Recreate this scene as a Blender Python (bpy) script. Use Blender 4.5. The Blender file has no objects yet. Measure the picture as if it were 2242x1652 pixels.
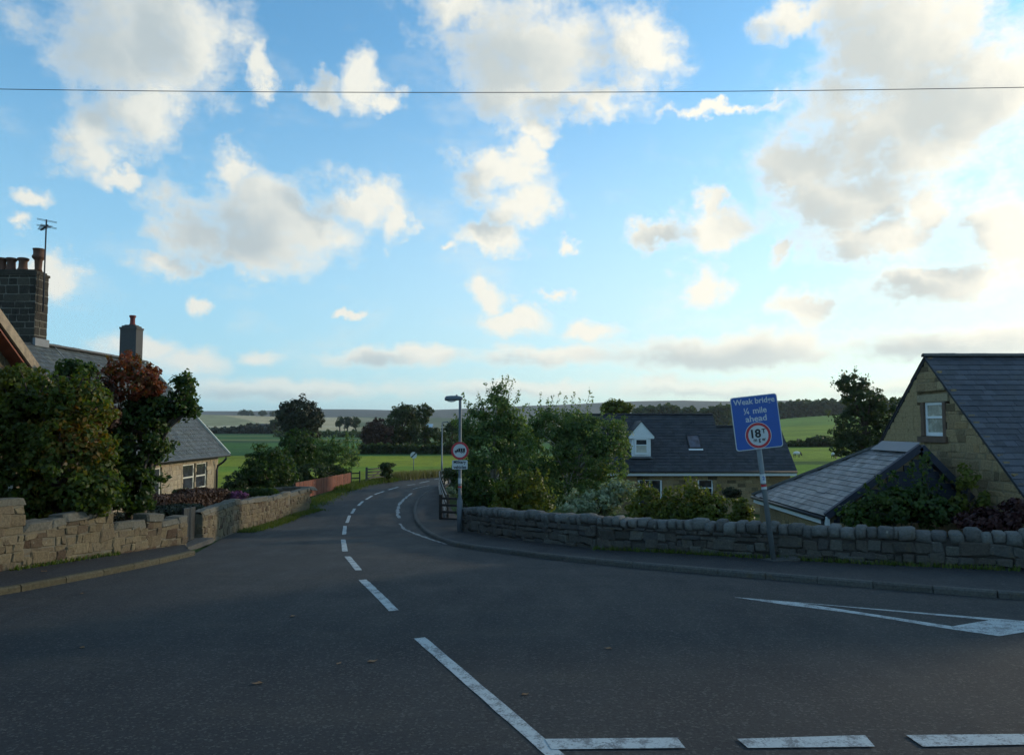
import bpy, bmesh, math, random
import numpy as np
from mathutils import Vector, Matrix

random.seed(7)
RNG = np.random.default_rng(11)
SC = bpy.context.scene
COL = SC.collection

# ------------------------------------------------------------------ camera
CAM_H, F, CX, CY, HZ = 2.8, 1692.0, 1120.5, 826.0, 932.0
TILT = math.atan((HZ - CY) / F)
cam = bpy.data.cameras.new("camera")
cam.sensor_width = 36.0
cam.lens = F / 2241.0 * 36.0
cam.clip_start, cam.clip_end = 0.1, 20000
camo = bpy.data.objects.new("camera", cam)
COL.objects.link(camo)
camo.location = (0, 0, CAM_H)
camo.rotation_euler = (math.radians(90) + TILT, 0, 0)
SC.camera = camo

# ------------------------------------------------------------------ light
SUN_AZ, SUN_EL = math.radians(58), math.radians(11.5)
SUN_V = Vector((math.sin(SUN_AZ) * math.cos(SUN_EL), math.cos(SUN_AZ) * math.cos(SUN_EL), math.sin(SUN_EL)))
sl = bpy.data.lights.new("sun", 'SUN')
sl.energy, sl.angle, sl.color = 2.3, math.radians(2.2), (1.0, 0.84, 0.62)
slo = bpy.data.objects.new("sun", sl)
COL.objects.link(slo)
slo.rotation_euler = SUN_V.to_track_quat('Z', 'Y').to_euler()
slo.location = (30, 20, 40)
vs = SC.view_settings
vs.view_transform, vs.look, vs.exposure, vs.gamma = 'Standard', 'None', 0.0, 1.0
vs.use_curve_mapping = False
SC.cycles.max_bounces = 6
SC.cycles.use_adaptive_sampling = True
SC.cycles.adaptive_threshold = 0.02
SC.cycles.adaptive_min_samples = 12
SC.cycles.transparent_max_bounces = 8


class NT:
    """tiny helper to write node trees as expressions"""
    def __init__(s, tree):
        s.t, s.n, s.l = tree, tree.nodes, tree.links

    def put(s, sock, v):
        if isinstance(v, bpy.types.NodeSocket):
            s.l.new(v, sock)
        elif v is not None:
            sock.default_value = v

    def m(s, op, a, b=None, c=None, clamp=False):
        n = s.n.new('ShaderNodeMath')
        n.operation, n.use_clamp = op, clamp
        s.put(n.inputs[0], a)
        if b is not None: s.put(n.inputs[1], b)
        if c is not None: s.put(n.inputs[2], c)
        return n.outputs[0]

    def v(s, op, a, b=None, scale=None):
        n = s.n.new('ShaderNodeVectorMath')
        n.operation = op
        s.put(n.inputs[0], a)
        if b is not None: s.put(n.inputs[1], b)
        if scale is not None: s.put(n.inputs['Scale'], scale)
        return n.outputs['Value'] if op in ('DOT_PRODUCT', 'LENGTH') else n.outputs[0]

    def comb(s, x, y, z):
        n = s.n.new('ShaderNodeCombineXYZ')
        for i, k in enumerate((x, y, z)): s.put(n.inputs[i], k)
        return n.outputs[0]

    def sep(s, v):
        n = s.n.new('ShaderNodeSeparateXYZ')
        s.put(n.inputs[0], v)
        return n.outputs

    def noise(s, vec, scale, detail=4, rough=0.5, out='Fac', dist=0.0, dim='3D'):
        n = s.n.new('ShaderNodeTexNoise')
        n.noise_dimensions = dim
        s.put(n.inputs['Vector'], vec)
        n.inputs['Scale'].default_value = scale
        n.inputs['Detail'].default_value = detail
        n.inputs['Roughness'].default_value = rough
        n.inputs['Distortion'].default_value = dist
        return n.outputs[out]

    def smooth(s, x, a, b, o0=0.0, o1=1.0):
        n = s.n.new('ShaderNodeMapRange')
        n.interpolation_type = 'SMOOTHSTEP'
        s.put(n.inputs[0], x)
        for i, k in enumerate((a, b, o0, o1)): s.put(n.inputs[i + 1], k)
        return n.outputs[0]

    def lin(s, x, a, b, o0=0.0, o1=1.0):
        n = s.n.new('ShaderNodeMapRange')
        s.put(n.inputs[0], x)
        for i, k in enumerate((a, b, o0, o1)): s.put(n.inputs[i + 1], k)
        return n.outputs[0]

    def mix(s, f, a, b, mode='MIX'):
        n = s.n.new('ShaderNodeMix')
        n.data_type, n.blend_type = 'RGBA', mode
        s.put(n.inputs[0], f)
        for i, k in ((6, a), (7, b)):
            if isinstance(k, tuple) and len(k) == 3: k = (*k, 1)
            s.put(n.inputs[i], k)
        return n.outputs[2]

    def ramp(s, f, stops):
        n = s.n.new('ShaderNodeValToRGB')
        e = n.color_ramp.elements
        while len(e) < len(stops): e.new(0.5)
        for k, (p, c) in zip(e, stops):
            k.position = p
            k.color = (*c, 1)
        s.put(n.inputs[0], f)
        return n.outputs[0]


# ------------------------------------------------------------------ world
# clouds: (azimuth x, height y, half width, half height, tilt deg, weight) on the tangent of bearing and elevation
def sk(px, py):
    v = (CY - py) / F
    y = math.cos(TILT) - v * math.sin(TILT)
    z = math.sin(TILT) + v * math.cos(TILT)
    x = (px - CX) / F
    return math.atan2(x, y), math.atan2(z, math.hypot(x, y))

# (x, y, half width, half height): where the clouds stand, turned into bearing and elevation below
CLOUDS = [
    (290, 90, 170, 120), (440, 85, 110, 95), (215, 300, 75, 70), (330, 235, 100, 70), (570, 160, 36, 52), (266, 392, 44, 24),
    (700, 195, 55, 36), (790, 165, 55, 62), (850, 220, 40, 40),
    (1180, 110, 230, 130), (1130, 215, 125, 68), (990, 15, 100, 50), (1400, 110, 100, 92), (1300, 215, 90, 45), (1180, 285, 60, 26),
    (600, 490, 190, 105), (505, 385, 46, 55), (400, 505, 90, 70), (790, 440, 100, 62), (870, 490, 40, 52), (365, 585, 78, 32), (560, 565, 110, 48),
    (1085, 375, 108, 55), (1150, 330, 45, 40), (1150, 455, 75, 55), (1070, 515, 80, 40), (995, 545, 34, 20), (1235, 542, 28, 22),
    (1990, 90, 200, 190), (2150, 170, 170, 150), (1900, 290, 170, 120), (1760, 380, 120, 90), (1860, 450, 180, 100), (2040, 450, 60, 70), (1920, 540, 150, 55), (1740, 40, 100, 42),
    (1560, 500, 80, 56), (1440, 510, 65, 34), (1555, 440, 30, 36), (1540, 630, 64, 42), (1700, 545, 28, 34),
    (2040, 330, 130, 120), (2205, 510, 80, 85), (2050, 620, 190, 50), (1760, 665, 65, 42), (1570, 238, 130, 16),
    (1080, 638, 56, 38), (1205, 648, 50, 22), (1130, 705, 95, 34), (1290, 720, 80, 28),
    (437, 665, 26, 26), (768, 692, 26, 12), (120, 620, 68, 48), (85, 432, 40, 24), (30, 500, 34, 22),
    (300, 765, 90, 30), (420, 795, 90, 32), (560, 785, 50, 22), (780, 785, 90, 24), (920, 780, 120, 30), (1200, 780, 170, 30), (1640, 770, 330, 48), (2120, 755, 260, 52),
    (650, 852, 300, 26), (1150, 850, 240, 24), (1600, 850, 330, 26), (2060, 852, 280, 24),
]
world = bpy.data.worlds.new("World")
SC.world = world
world.use_nodes = True
wt = world.node_tree
wt.nodes.clear()

grp = bpy.data.node_groups.new("cloud_cover", 'ShaderNodeTree')
grp.interface.new_socket("P", in_out='INPUT', socket_type='NodeSocketVector')
grp.interface.new_socket("D", in_out='OUTPUT', socket_type='NodeSocketFloat')
grp.interface.new_socket("S", in_out='OUTPUT', socket_type='NodeSocketFloat')
g = NT(grp)
gi, go = g.n.new('NodeGroupInput'), g.n.new('NodeGroupOutput')
P0 = gi.outputs[0]
wob = g.v('SUBTRACT', g.noise(P0, 15.0, 4, 0.6, 'Color', dim='2D'), (0.5, 0.5, 0.5))
wsc = g.smooth(g.sep(P0)[1], 0.0, 0.24, 0.022, 0.075)
wobv = g.v('SCALE', wob, scale=wsc)
P1 = g.v('ADD', P0, wobv)


def blobs(vec, which, grow):
    """distance to the nearest cloud, in units of its own half size"""
    acc = None
    cur = vec
    for i, (px, py, rx, ry) in enumerate(which):
        a, e = sk(px, py)
        ix, iy = F / (rx * grow), F / (ry * grow)
        if i % 6 == 5:           # chained so that the shader compiler works the clouds off in small batches
            cur = g.v('ADD', vec, g.v('SCALE', acc, scale=1e-9))
        ma = g.n.new('ShaderNodeVectorMath')
        ma.operation = 'MULTIPLY_ADD'
        g.l.new(cur, ma.inputs[0])
        ma.inputs[1].default_value = (ix, iy, 0)
        ma.inputs[2].default_value = (-a * ix, -e * iy, 0)
        ln = g.v('LENGTH', ma.outputs[0])
        acc = ln if acc is None else g.m('SMOOTH_MIN', acc, ln, 0.25)
    return acc


near_d = blobs(P1, CLOUDS, 1.0)
acc = g.m('SUBTRACT', 1.12, near_d)
big = [c for c in CLOUDS if c[2] * c[3] > 3300]
P2 = g.v('ADD', g.v('ADD', P0, (0.055, 0.012, 0)), wobv)
P2 = g.v('ADD', P2, g.v('SCALE', acc, scale=1e-9))
accs = g.m('SUBTRACT', 1.12, blobs(P2, big, 1.0))
# the same kind of broken cloud everywhere beyond the bearings in view
sp = g.sep(P0)
other = g.m('SUBTRACT', g.m('MULTIPLY', g.noise(g.v('MULTIPLY', P0, (1.0, 1.5, 1.0)), 3.2, 2, 0.5, dim='2D'), 4.2), 2.5)
outaz = g.smooth(g.m('ABSOLUTE', sp[0]), 0.62, 0.74)
outel = g.smooth(sp[1], 0.50, 0.60)
outm = g.m('MAXIMUM', outaz, outel)
fld = g.m('ADD', g.m('MULTIPLY', acc, g.m('SUBTRACT', 1.0, outm)), g.m('MULTIPLY', other, outm))
detail = g.m('MULTIPLY', g.m('SUBTRACT', g.noise(g.v('MULTIPLY', P0, (1.0, 1.5, 1.0)), 13.0, 8, 0.62, dim='2D'), 0.5), g.smooth(sp[1], 0.02, 0.22, 1.0, 1.8))
fld = g.m('ADD', fld, detail)
shd = g.m('ADD', g.m('MULTIPLY', accs, g.m('SUBTRACT', 1.0, outm)), g.m('MULTIPLY', other, outm))
shd = g.m('ADD', shd, g.m('MULTIPLY', detail, 0.22))
g.l.new(fld, go.inputs[0])
g.l.new(shd, go.inputs[1])

w = NT(wt)
tc = w.n.new('ShaderNodeTexCoord')
d = w.sep(tc.outputs['Generated'])
az = w.m('ARCTAN2', d[0], d[1])
el = w.m('ARCTAN2', d[2], w.m('SQRT', w.m('ADD', w.m('MULTIPLY', d[0], d[0]), w.m('MULTIPLY', d[1], d[1]))))
elc = w.m('MAXIMUM', el, 0.0)
Pw = w.comb(az, elc, 0.0)

cn = w.n.new('ShaderNodeGroup')
cn.node_tree = grp
w.l.new(Pw, cn.inputs[0])
d0, d1 = cn.outputs
alpha = w.smooth(d0, -0.14, 0.80)
wisp = w.smooth(w.noise(w.v('MULTIPLY', Pw, (1.0, 2.0, 1.0)), 6.5, 6, 0.62, dim='2D'), 0.48, 0.84, 0.0, 0.32)
alpha = w.m('MAXIMUM', alpha, wisp)
shade = w.m('MULTIPLY', w.smooth(d1, 0.0, 0.95), w.smooth(d0, 0.0, 0.7), clamp=True)
sky = w.n.new('ShaderNodeTexSky')
sky.sky_type = 'NISHITA'
sky.sun_disc = False
sky.sun_elevation = SUN_EL
sky.sun_rotation = SUN_AZ
sky.air_density, sky.dust_density, sky.ozone_density = 1.0, 0.6, 2.5
SKY_S = 0.13
# nearness to the sun brightens cloud; all colours as radiance / strength
sdot = w.v('DOT_PRODUCT', tc.outputs['Generated'], tuple(SUN_V))
near = w.smooth(sdot, 0.1, 1.0)
lit = w.mix(near, (0.84 / SKY_S, 0.86 / SKY_S, 0.80 / SKY_S), (1.10 / SKY_S, 1.06 / SKY_S, 0.92 / SKY_S))
drk = w.mix(near, (0.50 / SKY_S, 0.585 / SKY_S, 0.62 / SKY_S), (0.68 / SKY_S, 0.72 / SKY_S, 0.69 / SKY_S))
ccol = w.mix(shade, lit, drk)
lowhaze = w.smooth(elc, 0.0, 0.50, 0.78, 0.08)
base = w.mix(1.0, sky.outputs[0], (1.12, 1.95, 2.15), 'MULTIPLY')
hazec = w.mix(near, (0.44 / SKY_S, 0.70 / SKY_S, 0.88 / SKY_S), (0.95 / SKY_S, 0.99 / SKY_S, 0.92 / SKY_S))
base = w.mix(lowhaze, base, hazec)
alpha = w.m('MULTIPLY', alpha, w.smooth(elc, 0.0, 0.12, 0.55, 1.0))
skyc = w.mix(alpha, base, ccol)
bg = w.n.new('ShaderNodeBackground')
w.l.new(skyc, bg.inputs[0])
bg.inputs[1].default_value = SKY_S
wo = w.n.new('ShaderNodeOutputWorld')
w.l.new(bg.outputs[0], wo.inputs[0])
world.cycles.sampling_method = 'MANUAL'
world.cycles.sample_map_resolution = 512


# ------------------------------------------------------------------ where things stand
def sstep(a, b, x):
    t = np.clip((np.asarray(x, float) - a) / (b - a), 0, 1)
    return t * t * (3 - 2 * t)


WR_Y, WR_X = [], []      # the garden side of the right-hand wall and fence, filled in below


def wr(Y):
    return np.interp(Y, WR_Y, WR_X)


HILL_A = [-0.9, -0.40, -0.25, -0.14, -0.07, 0.02, 0.12, 0.22, 0.29, 0.40, 0.6, 1.0]
HILL_Y = [900, 899, 897, 896, 893, 885, 880, 877, 881, 884, 880, 890]
NEAR_Y = [905, 901, 912, 926, 936, 940, 940, 940, 940, 940, 940, 940]


def H(x, Y):
    """height of the land"""
    x, Y = np.asarray(x, float), np.asarray(Y, float)
    z = -1.3 * sstep(10.5, 36, Y) - 0.25 * sstep(40, 120, Y)
    garden = 0.0 if not WR_Y else 0.95 * sstep(0.3, 3.5, x - wr(Y)) * sstep(11, 17, Y) * (1 - sstep(60, 110, Y))
    z = z - garden
    left = 0.35 * sstep(0.0, 6, -10.5 - x) * sstep(14, 22, Y) * (1 - sstep(50, 90, Y))
    z = z - left
    ang = np.arctan2(x, np.maximum(Y, 1.0))
    rise = 13.0 * sstep(0.16, 0.42, ang) * sstep(95, 640, Y)
    tz = np.interp(ang, HILL_A, NEAR_Y)
    nearh = np.maximum(0, (HZ - tz)) / F * 1350 * sstep(640, 1350, Y)
    fz = np.interp(ang, HILL_A, HILL_Y)
    farh = (HZ - fz) / F * 2600 * sstep(1150, 2600, Y)
    und = 0.25 * np.sin(x * 0.021 + 1.3) * np.sin(Y * 0.017) * sstep(90, 300, Y)
    roll = sstep(700, 1500, Y) * (2.0 * np.sin(x * 0.006 + Y * 0.002) + 1.4 * np.sin(x * 0.013 - Y * 0.004))
    return z + rise + np.maximum(nearh, 0) + np.maximum(farh - nearh * 0.9, 0) + und + roll


def ray(px, py):
    v = (CY - py) / F
    y = math.cos(TILT) - v * math.sin(TILT)
    return (px - CX) / F / y, (math.sin(TILT) + v * math.cos(TILT)) / y


def at(px, py, Y):
    a, b = ray(px, py)
    return Vector((a * Y, Y, CAM_H + b * Y))


def G(px, py, lift=0.0):
    """the spot of the ground that bears on this point of the view"""
    a, b = ray(px, py)
    Y = 4.0
    for k in range(1400):
        if CAM_H + b * Y <= float(H(a * Y, Y)) + lift: break
        Y *= 1.004
    return Vector((a * Y, Y, float(H(a * Y, Y)) + lift))


_wall = [G(*p, 0.12) for p in [(2241, 1247), (2223, 1245), (1887, 1230), (1657, 1218), (1484, 1208), (1312, 1200), (1140, 1181), (1013, 1160)]]
WALL_R = [(p.x, p.y) for p in _wall]
_d = (Vector(WALL_R[0]) - Vector(WALL_R[2])).normalized()
WALL_R = [tuple(Vector(WALL_R[0]) + _d * 7.0)] + WALL_R[1:]
KR_PX = [tuple(G(*p, 0.10)[:2]) for p in [(2241, 1300), (1780, 1264), (1404, 1233), (1200, 1214), (1000, 1189), (960, 1175), (930, 1158), (911, 1135), (907, 1115), (915, 1092), (935, 1075), (960, 1064)]]
for _x, _y in [(90, -60), (60, 4)] + WALL_R + [(-2.2, 33), (-4.6, 52), (-2.0, 60), (5.0, 70), (16, 85), (42, 110), (400, 400)]:
    WR_Y.append(_y)
    WR_X.append(_x + 0.3)


def Hf(x, y):
    return float(H(x, y))


# ------------------------------------------------------------------ mesh helpers
def mesh_obj(name, verts, faces, mat, parent=None, smooth=False):
    me = bpy.data.meshes.new(name)
    me.from_pydata([tuple(v) for v in verts], [], faces)
    if mat: me.materials.append(mat)
    if smooth: me.polygons.foreach_set('use_smooth', [True] * len(me.polygons))
    me.update()
    return link(name, me, parent)


def link(name, me, parent=None):
    o = bpy.data.objects.new(name, me)
    COL.objects.link(o)
    if parent is not None: o.parent = parent
    return o


def tag(o, label=None, cat=None, group=None, kind=None):
    if label: o['label'] = label
    if cat: o['category'] = cat
    if group: o['group'] = group
    if kind: o['kind'] = kind
    return o


def empty(name, loc, rz=0.0, label=None, cat=None, group=None):
    o = bpy.data.objects.new(name, None)
    COL.objects.link(o)
    o.location = loc
    o.rotation_euler = (0, 0, rz)
    return tag(o, label, cat, group)


Z3 = Vector((0, 0, 1))


class MB:
    def __init__(s):
        s.v, s.f = [], []

    def add(s, verts, faces):
        k = len(s.v)
        s.v += [tuple(p) for p in verts]
        s.f += [tuple(i + k for i in f) for f in faces]
        return s

    def box(s, c, size, M=None):
        x, y, z = (k / 2 for k in size)
        vs_ = [Vector((sx * x, sy * y, sz * z)) for sx in (-1, 1) for sy in (-1, 1) for sz in (-1, 1)]
        if M is not None: vs_ = [M @ p for p in vs_]
        c = Vector(c)
        return s.add([p + c for p in vs_], [(0, 1, 3, 2), (4, 6, 7, 5), (0, 4, 5, 1), (2, 3, 7, 6), (0, 2, 6, 4), (1, 5, 7, 3)])

    def bar(s, a, b, w, h, up=Vector((0, 0, 1))):
        """a rectangular bar from a to b"""
        a, b = Vector(a), Vector(b)
        t = (b - a).normalized()
        r = t.cross(up)
        if r.length < 1e-4: r = Vector((1, 0, 0))
        r.normalize()
        u = r.cross(t)
        vs_ = []
        for p in (a, b):
            for i, j in ((-1, -1), (1, -1), (1, 1), (-1, 1)):
                vs_.append(p + r * (i * w / 2) + u * (j * h / 2))
        return s.add(vs_, [(0, 1, 2, 3), (7, 6, 5, 4), (0, 4, 5, 1), (1, 5, 6, 2), (2, 6, 7, 3), (3, 7, 4, 0)])

    def tube(s, pts, radii, n=8, cap=True):
        pts = [Vector(p) for p in pts]
        if not isinstance(radii, (list, tuple)): radii = [radii] * len(pts)
        ring = []
        k0 = len(s.v)
        for i, p in enumerate(pts):
            t = (pts[min(i + 1, len(pts) - 1)] - pts[max(i - 1, 0)])
            t = t.normalized() if t.length > 1e-6 else Vector((0, 0, 1))
            r = t.cross(Vector((0.31, 0.2, 0.93)))
            if r.length < 1e-3: r = t.cross(Vector((1, 0, 0)))
            r.normalize()
            u = t.cross(r)
            for j in range(n):
                a = 2 * math.pi * j / n
                s.v.append(tuple(p + (r * math.cos(a) + u * math.sin(a)) * radii[i]))
        for i in range(len(pts) - 1):
            for j in range(n):
                a, b = k0 + i * n + j, k0 + i * n + (j + 1) % n
                s.f.append((a, b, b + n, a + n))
        if cap:
            s.f.append(tuple(k0 + j for j in range(n))[::-1])
            e = k0 + (len(pts) - 1) * n
            s.f.append(tuple(e + j for j in range(n)))
        return s

    def lathe(s, prof, c, n=14):
        c = Vector(c)
        k0 = len(s.v)
        for r, z in prof:
            for j in range(n):
                a = 2 * math.pi * j / n
                s.v.append(tuple(c + Vector((r * math.cos(a), r * math.sin(a), z))))
        for i in range(len(prof) - 1):
            for j in range(n):
                a, b = k0 + i * n + j, k0 + i * n + (j + 1) % n
                s.f.append((a, b, b + n, a + n))
        s.f.append(tuple(k0 + j for j in range(n))[::-1])
        e = k0 + (len(prof) - 1) * n
        s.f.append(tuple(e + j for j in range(n)))
        return s

    def prism(s, poly, off):
        """flat polygon pushed along off"""
        poly = [Vector(p) for p in poly]
        off = Vector(off)
        n = len(poly)
        fs = [tuple(range(n)), tuple(range(2 * n - 1, n - 1, -1))]
        for i in range(n):
            j = (i + 1) % n
            fs.append((i, i + n, j + n, j))
        return s.add(poly + [p + off for p in poly], fs)

    def build(s, name, mat, parent=None, smooth=False):
        o = mesh_obj(name, s.v, s.f, mat, parent, smooth)
        bm = bmesh.new()
        bm.from_mesh(o.data)
        bmesh.ops.recalc_face_normals(bm, faces=bm.faces)
        bm.to_mesh(o.data)
        bm.free()
        return o


# ------------------------------------------------------------------ materials
def material(name):
    m = bpy.data.materials.new(name)
    m.use_nodes = True
    m.node_tree.nodes.clear()
    t = NT(m.node_tree)
    out = t.n.new('ShaderNodeOutputMaterial')
    bs = t.n.new('ShaderNodeBsdfPrincipled')
    t.l.new(bs.outputs[0], out.inputs[0])
    return m, t, bs, out


def bump(t, bs, h, dist, strength=1.0):
    b = t.n.new('ShaderNodeBump')
    b.inputs['Strength'].default_value = strength
    b.inputs['Distance'].default_value = dist
    t.put(b.inputs['Height'], h)
    t.l.new(b.outputs[0], bs.inputs['Normal'])


def plain(name, col, rough=0.6, metal=0.0, var=0.25, scale=6.0, spec=0.4, coat=0.0):
    m, t, bs, out = material(name)
    tc = t.n.new('ShaderNodeTexCoord').outputs['Object']
    n = t.noise(tc, scale, 5, 0.6)
    f = t.lin(n, 0.25, 0.75, 1 - var, 1 + var)
    c = t.v('SCALE', (*col,), scale=f)
    t.l.new(c, bs.inputs['Base Color'])
    t.put(bs.inputs['Roughness'], t.lin(n, 0.3, 0.7, rough - 0.08, min(1, rough + 0.08)))
    bs.inputs['Metallic'].default_value = metal
    bs.inputs['Specular IOR Level'].default_value = spec
    bs.inputs['Coat Weight'].default_value = coat
    return m


def stone_mat(name, cols, stain=(0.10, 0.08, 0.05), lichen=(0.35, 0.35, 0.28), lich=0.3, rough=0.92):
    """each stone takes its own colour; blotches, lichen and grain on top"""
    m, t, bs, out = material(name)
    oi = t.n.new('ShaderNodeObjectInfo')
    geo = t.n.new('ShaderNodeNewGeometry')
    pos = geo.outputs['Position']
    stops = [(i / (len(cols) - 1), c) for i, c in enumerate(cols)]
    c = t.ramp(oi.outputs['Random'], stops)
    n1 = t.noise(pos, 5.0, 5, 0.6)
    n2 = t.noise(pos, 22.0, 5, 0.65)
    c = t.mix(t.smooth(n1, 0.55, 0.75, 0, 0.75), c, stain)
    c = t.mix(t.smooth(t.noise(pos, 9.0, 6, 0.7), 0.60, 0.72, 0, lich), c, lichen)
    c = t.v('SCALE', c, scale=t.lin(n2, 0.25, 0.75, 0.65, 1.35))
    t.l.new(c, bs.inputs['Base Color'])
    bs.inputs['Roughness'].default_value = rough
    bs.inputs['Specular IOR Level'].default_value = 0.2
    bump(t, bs, t.m('ADD', n2, t.m('MULTIPLY', n1, 1.5)), 0.02, 0.8)
    return m


def slate_mat(name, cols, rough=0.55, lich=0.15, spec=0.4):
    m, t, bs, out = material(name)
    oi = t.n.new('ShaderNodeObjectInfo')
    pos = t.n.new('ShaderNodeNewGeometry').outputs['Position']
    at_ = t.n.new('ShaderNodeAttribute')
    at_.attribute_name = 'tint'
    f = t.m('FRACT', t.m('ADD', oi.outputs['Random'], at_.outputs['Fac']))
    c = t.ramp(f, [(i / (len(cols) - 1), k) for i, k in enumerate(cols)])
    n1 = t.noise(pos, 3.0, 5, 0.65)
    c = t.mix(t.smooth(n1, 0.56, 0.74, 0, lich), c, (0.16, 0.17, 0.12))
    n2 = t.noise(pos, 30.0, 4, 0.6)
    c = t.v('SCALE', c, scale=t.lin(n2, 0.25, 0.75, 0.75, 1.25))
    c = t.v('SCALE', c, scale=t.lin(t.m('FRACT', t.m('MULTIPLY', f, 7.31)), 0.0, 1.0, 0.72, 1.32))
    c = t.mix(t.smooth(t.noise(pos, 0.7, 4, 0.6), 0.5, 0.72, 0, 0.35), c, t.v('MULTIPLY', c, (1.5, 1.5, 1.25)))
    t.l.new(c, bs.inputs['Base Color'])
    t.put(bs.inputs['Roughness'], t.lin(n1, 0.3, 0.7, rough - 0.1, rough + 0.15))
    bs.inputs['Specular IOR Level'].default_value = spec
    bump(t, bs, n2, 0.004, 0.6)
    return m


def leaf_mat(name, cols, trans=0.35, rough=0.6):
    m, t, bs, out = material(name)
    at_ = t.n.new('ShaderNodeAttribute')
    at_.attribute_name = 'tint'
    c = t.ramp(at_.outputs['Fac'], [(i / (len(cols) - 1), k) for i, k in enumerate(cols)])
    t.l.new(c, bs.inputs['Base Color'])
    bs.inputs['Roughness'].default_value = rough
    bs.inputs['Specular IOR Level'].default_value = 0.3
    tr = t.n.new('ShaderNodeBsdfTranslucent')
    t.l.new(t.v('MULTIPLY', c, (1.25, 1.35, 0.6)), tr.inputs[0])
    mx = t.n.new('ShaderNodeMixShader')
    mx.inputs[0].default_value = trans
    t.l.new(bs.outputs[0], mx.inputs[1])
    t.l.new(tr.outputs[0], mx.inputs[2])
    t.l.new(mx.outputs[0], out.inputs[0])
    return m


def glass_mat(name, col=(0.03, 0.035, 0.04), rough=0.08):
    m, t, bs, out = material(name)
    tc = t.n.new('ShaderNodeTexCoord').outputs['Object']
    n = t.noise(tc, 3.0, 3, 0.5)
    t.l.new(t.v('SCALE', col, scale=t.lin(n, 0.3, 0.7, 0.5, 1.6)), bs.inputs['Base Color'])
    bs.inputs['Roughness'].default_value = rough
    bs.inputs['Specular IOR Level'].default_value = 0.6
    bump(t, bs, t.noise(tc, 1.6, 2, 0.5), 0.01, 0.3)
    return m


def asphalt_mat(name, col, patch=1.0):
    m, t, bs, out = material(name)
    pos = t.n.new('ShaderNodeNewGeometry').outputs['Position']
    big = t.noise(pos, 0.22, 4, 0.6)
    mid = t.noise(t.v('MULTIPLY', pos, (1.0, 0.35, 1.0)), 1.7, 5, 0.6)
    fine = t.noise(pos, 26.0, 4, 0.75)
    vor = t.n.new('ShaderNodeTexVoronoi')
    vor.inputs['Scale'].default_value = 42.0
    t.l.new(pos, vor.inputs['Vector'])
    chip = t.smooth(t.sep(vor.outputs['Color'])[0], 0.80, 0.97)
    c = t.mix(t.smooth(big, 0.35, 0.65), tuple(k * 0.80 for k in col), tuple(k * a for k, a in zip(col, (1.28, 1.2, 1.1))))
    c = t.v('SCALE', c, scale=t.lin(mid, 0.3, 0.7, 0.78, 1.22))
    stain = t.noise(t.v('MULTIPLY', pos, (0.5, 1.6, 1.0)), 0.55, 6, 0.68)
    c = t.mix(t.smooth(stain, 0.48, 0.72, 0, 0.85), c, t.v('MULTIPLY', c, (1.75, 1.55, 1.3)))
    c = t.mix(t.smooth(stain, 0.46, 0.30, 0, 0.6), c, t.v('MULTIPLY', c, (0.55, 0.6, 0.68)))
    c = t.v('SCALE', c, scale=t.lin(fine, 0.3, 0.7, 0.45, 1.6))
    c = t.mix(t.m('MULTIPLY', chip, 0.55), c, (0.085, 0.082, 0.075))
    vc = t.n.new('ShaderNodeTexVoronoi')
    vc.feature = 'DISTANCE_TO_EDGE'
    vc.inputs['Scale'].default_value = 0.23
    wv = t.v('ADD', pos, t.v('SCALE', t.noise(pos, 1.1, 5, 0.6, 'Color'), scale=1.6))
    t.l.new(wv, vc.inputs['Vector'])
    crack = t.smooth(vc.outputs['Distance'], 0.0, 0.006, 0.55 * patch, 0.0)
    c = t.mix(crack, c, (0.012, 0.012, 0.012))
    t.l.new(c, bs.inputs['Base Color'])
    t.put(bs.inputs['Roughness'], t.lin(mid, 0.3, 0.7, 0.74, 0.95))
    bs.inputs['Specular IOR Level'].default_value = 0.3
    bump(t, bs, t.m('ADD', fine, chip), 0.006, 0.7)
    return m


def paint_mat(name, col, wear=0.5):
    m, t, bs, out = material(name)
    pos = t.n.new('ShaderNodeNewGeometry').outputs['Position']
    n = t.noise(pos, 5.0, 6, 0.65)
    f = t.noise(pos, 45.0, 4, 0.7)
    c = t.v('SCALE', col, scale=t.lin(n, 0.3, 0.7, 0.8, 1.1))
    k = t.smooth(t.m('ADD', n, t.m('MULTIPLY', f, 0.7)), 0.98 - 0.25 * wear, 1.16 - 0.2 * wear)
    c = t.mix(t.m('MULTIPLY', k, 0.8), c, (0.06, 0.06, 0.06))
    t.l.new(c, bs.inputs['Base Color'])
    bs.inputs['Roughness'].default_value = 0.7
    bump(t, bs, f, 0.003, 0.5)
    return m


M = {}
M['asphalt'] = asphalt_mat('asphalt', (0.019, 0.0205, 0.0225))
M['footway'] = asphalt_mat('footway_asphalt', (0.016, 0.017, 0.020), 0.6)
M['line'] = paint_mat('road_paint', (0.43, 0.47, 0.47), 0.85)
M['worn'] = paint_mat('worn_road_paint', (0.30, 0.32, 0.32), 1.0)
M['kerb'] = stone_mat('kerb_concrete', [(0.065, 0.063, 0.058), (0.092, 0.088, 0.081), (0.076, 0.076, 0.073)], lich=0.15)
M['kerb_left'] = stone_mat('kerb_sandstone', [(0.065, 0.056, 0.033), (0.085, 0.072, 0.043), (0.072, 0.065, 0.043)], lich=0.15)
M['drystone'] = stone_mat('drystone', [(0.047, 0.043, 0.038), (0.081, 0.074, 0.064), (0.064, 0.055, 0.047), (0.098, 0.093, 0.081), (0.055, 0.053, 0.053), (0.085, 0.072, 0.060)], lich=0.35)
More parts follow.
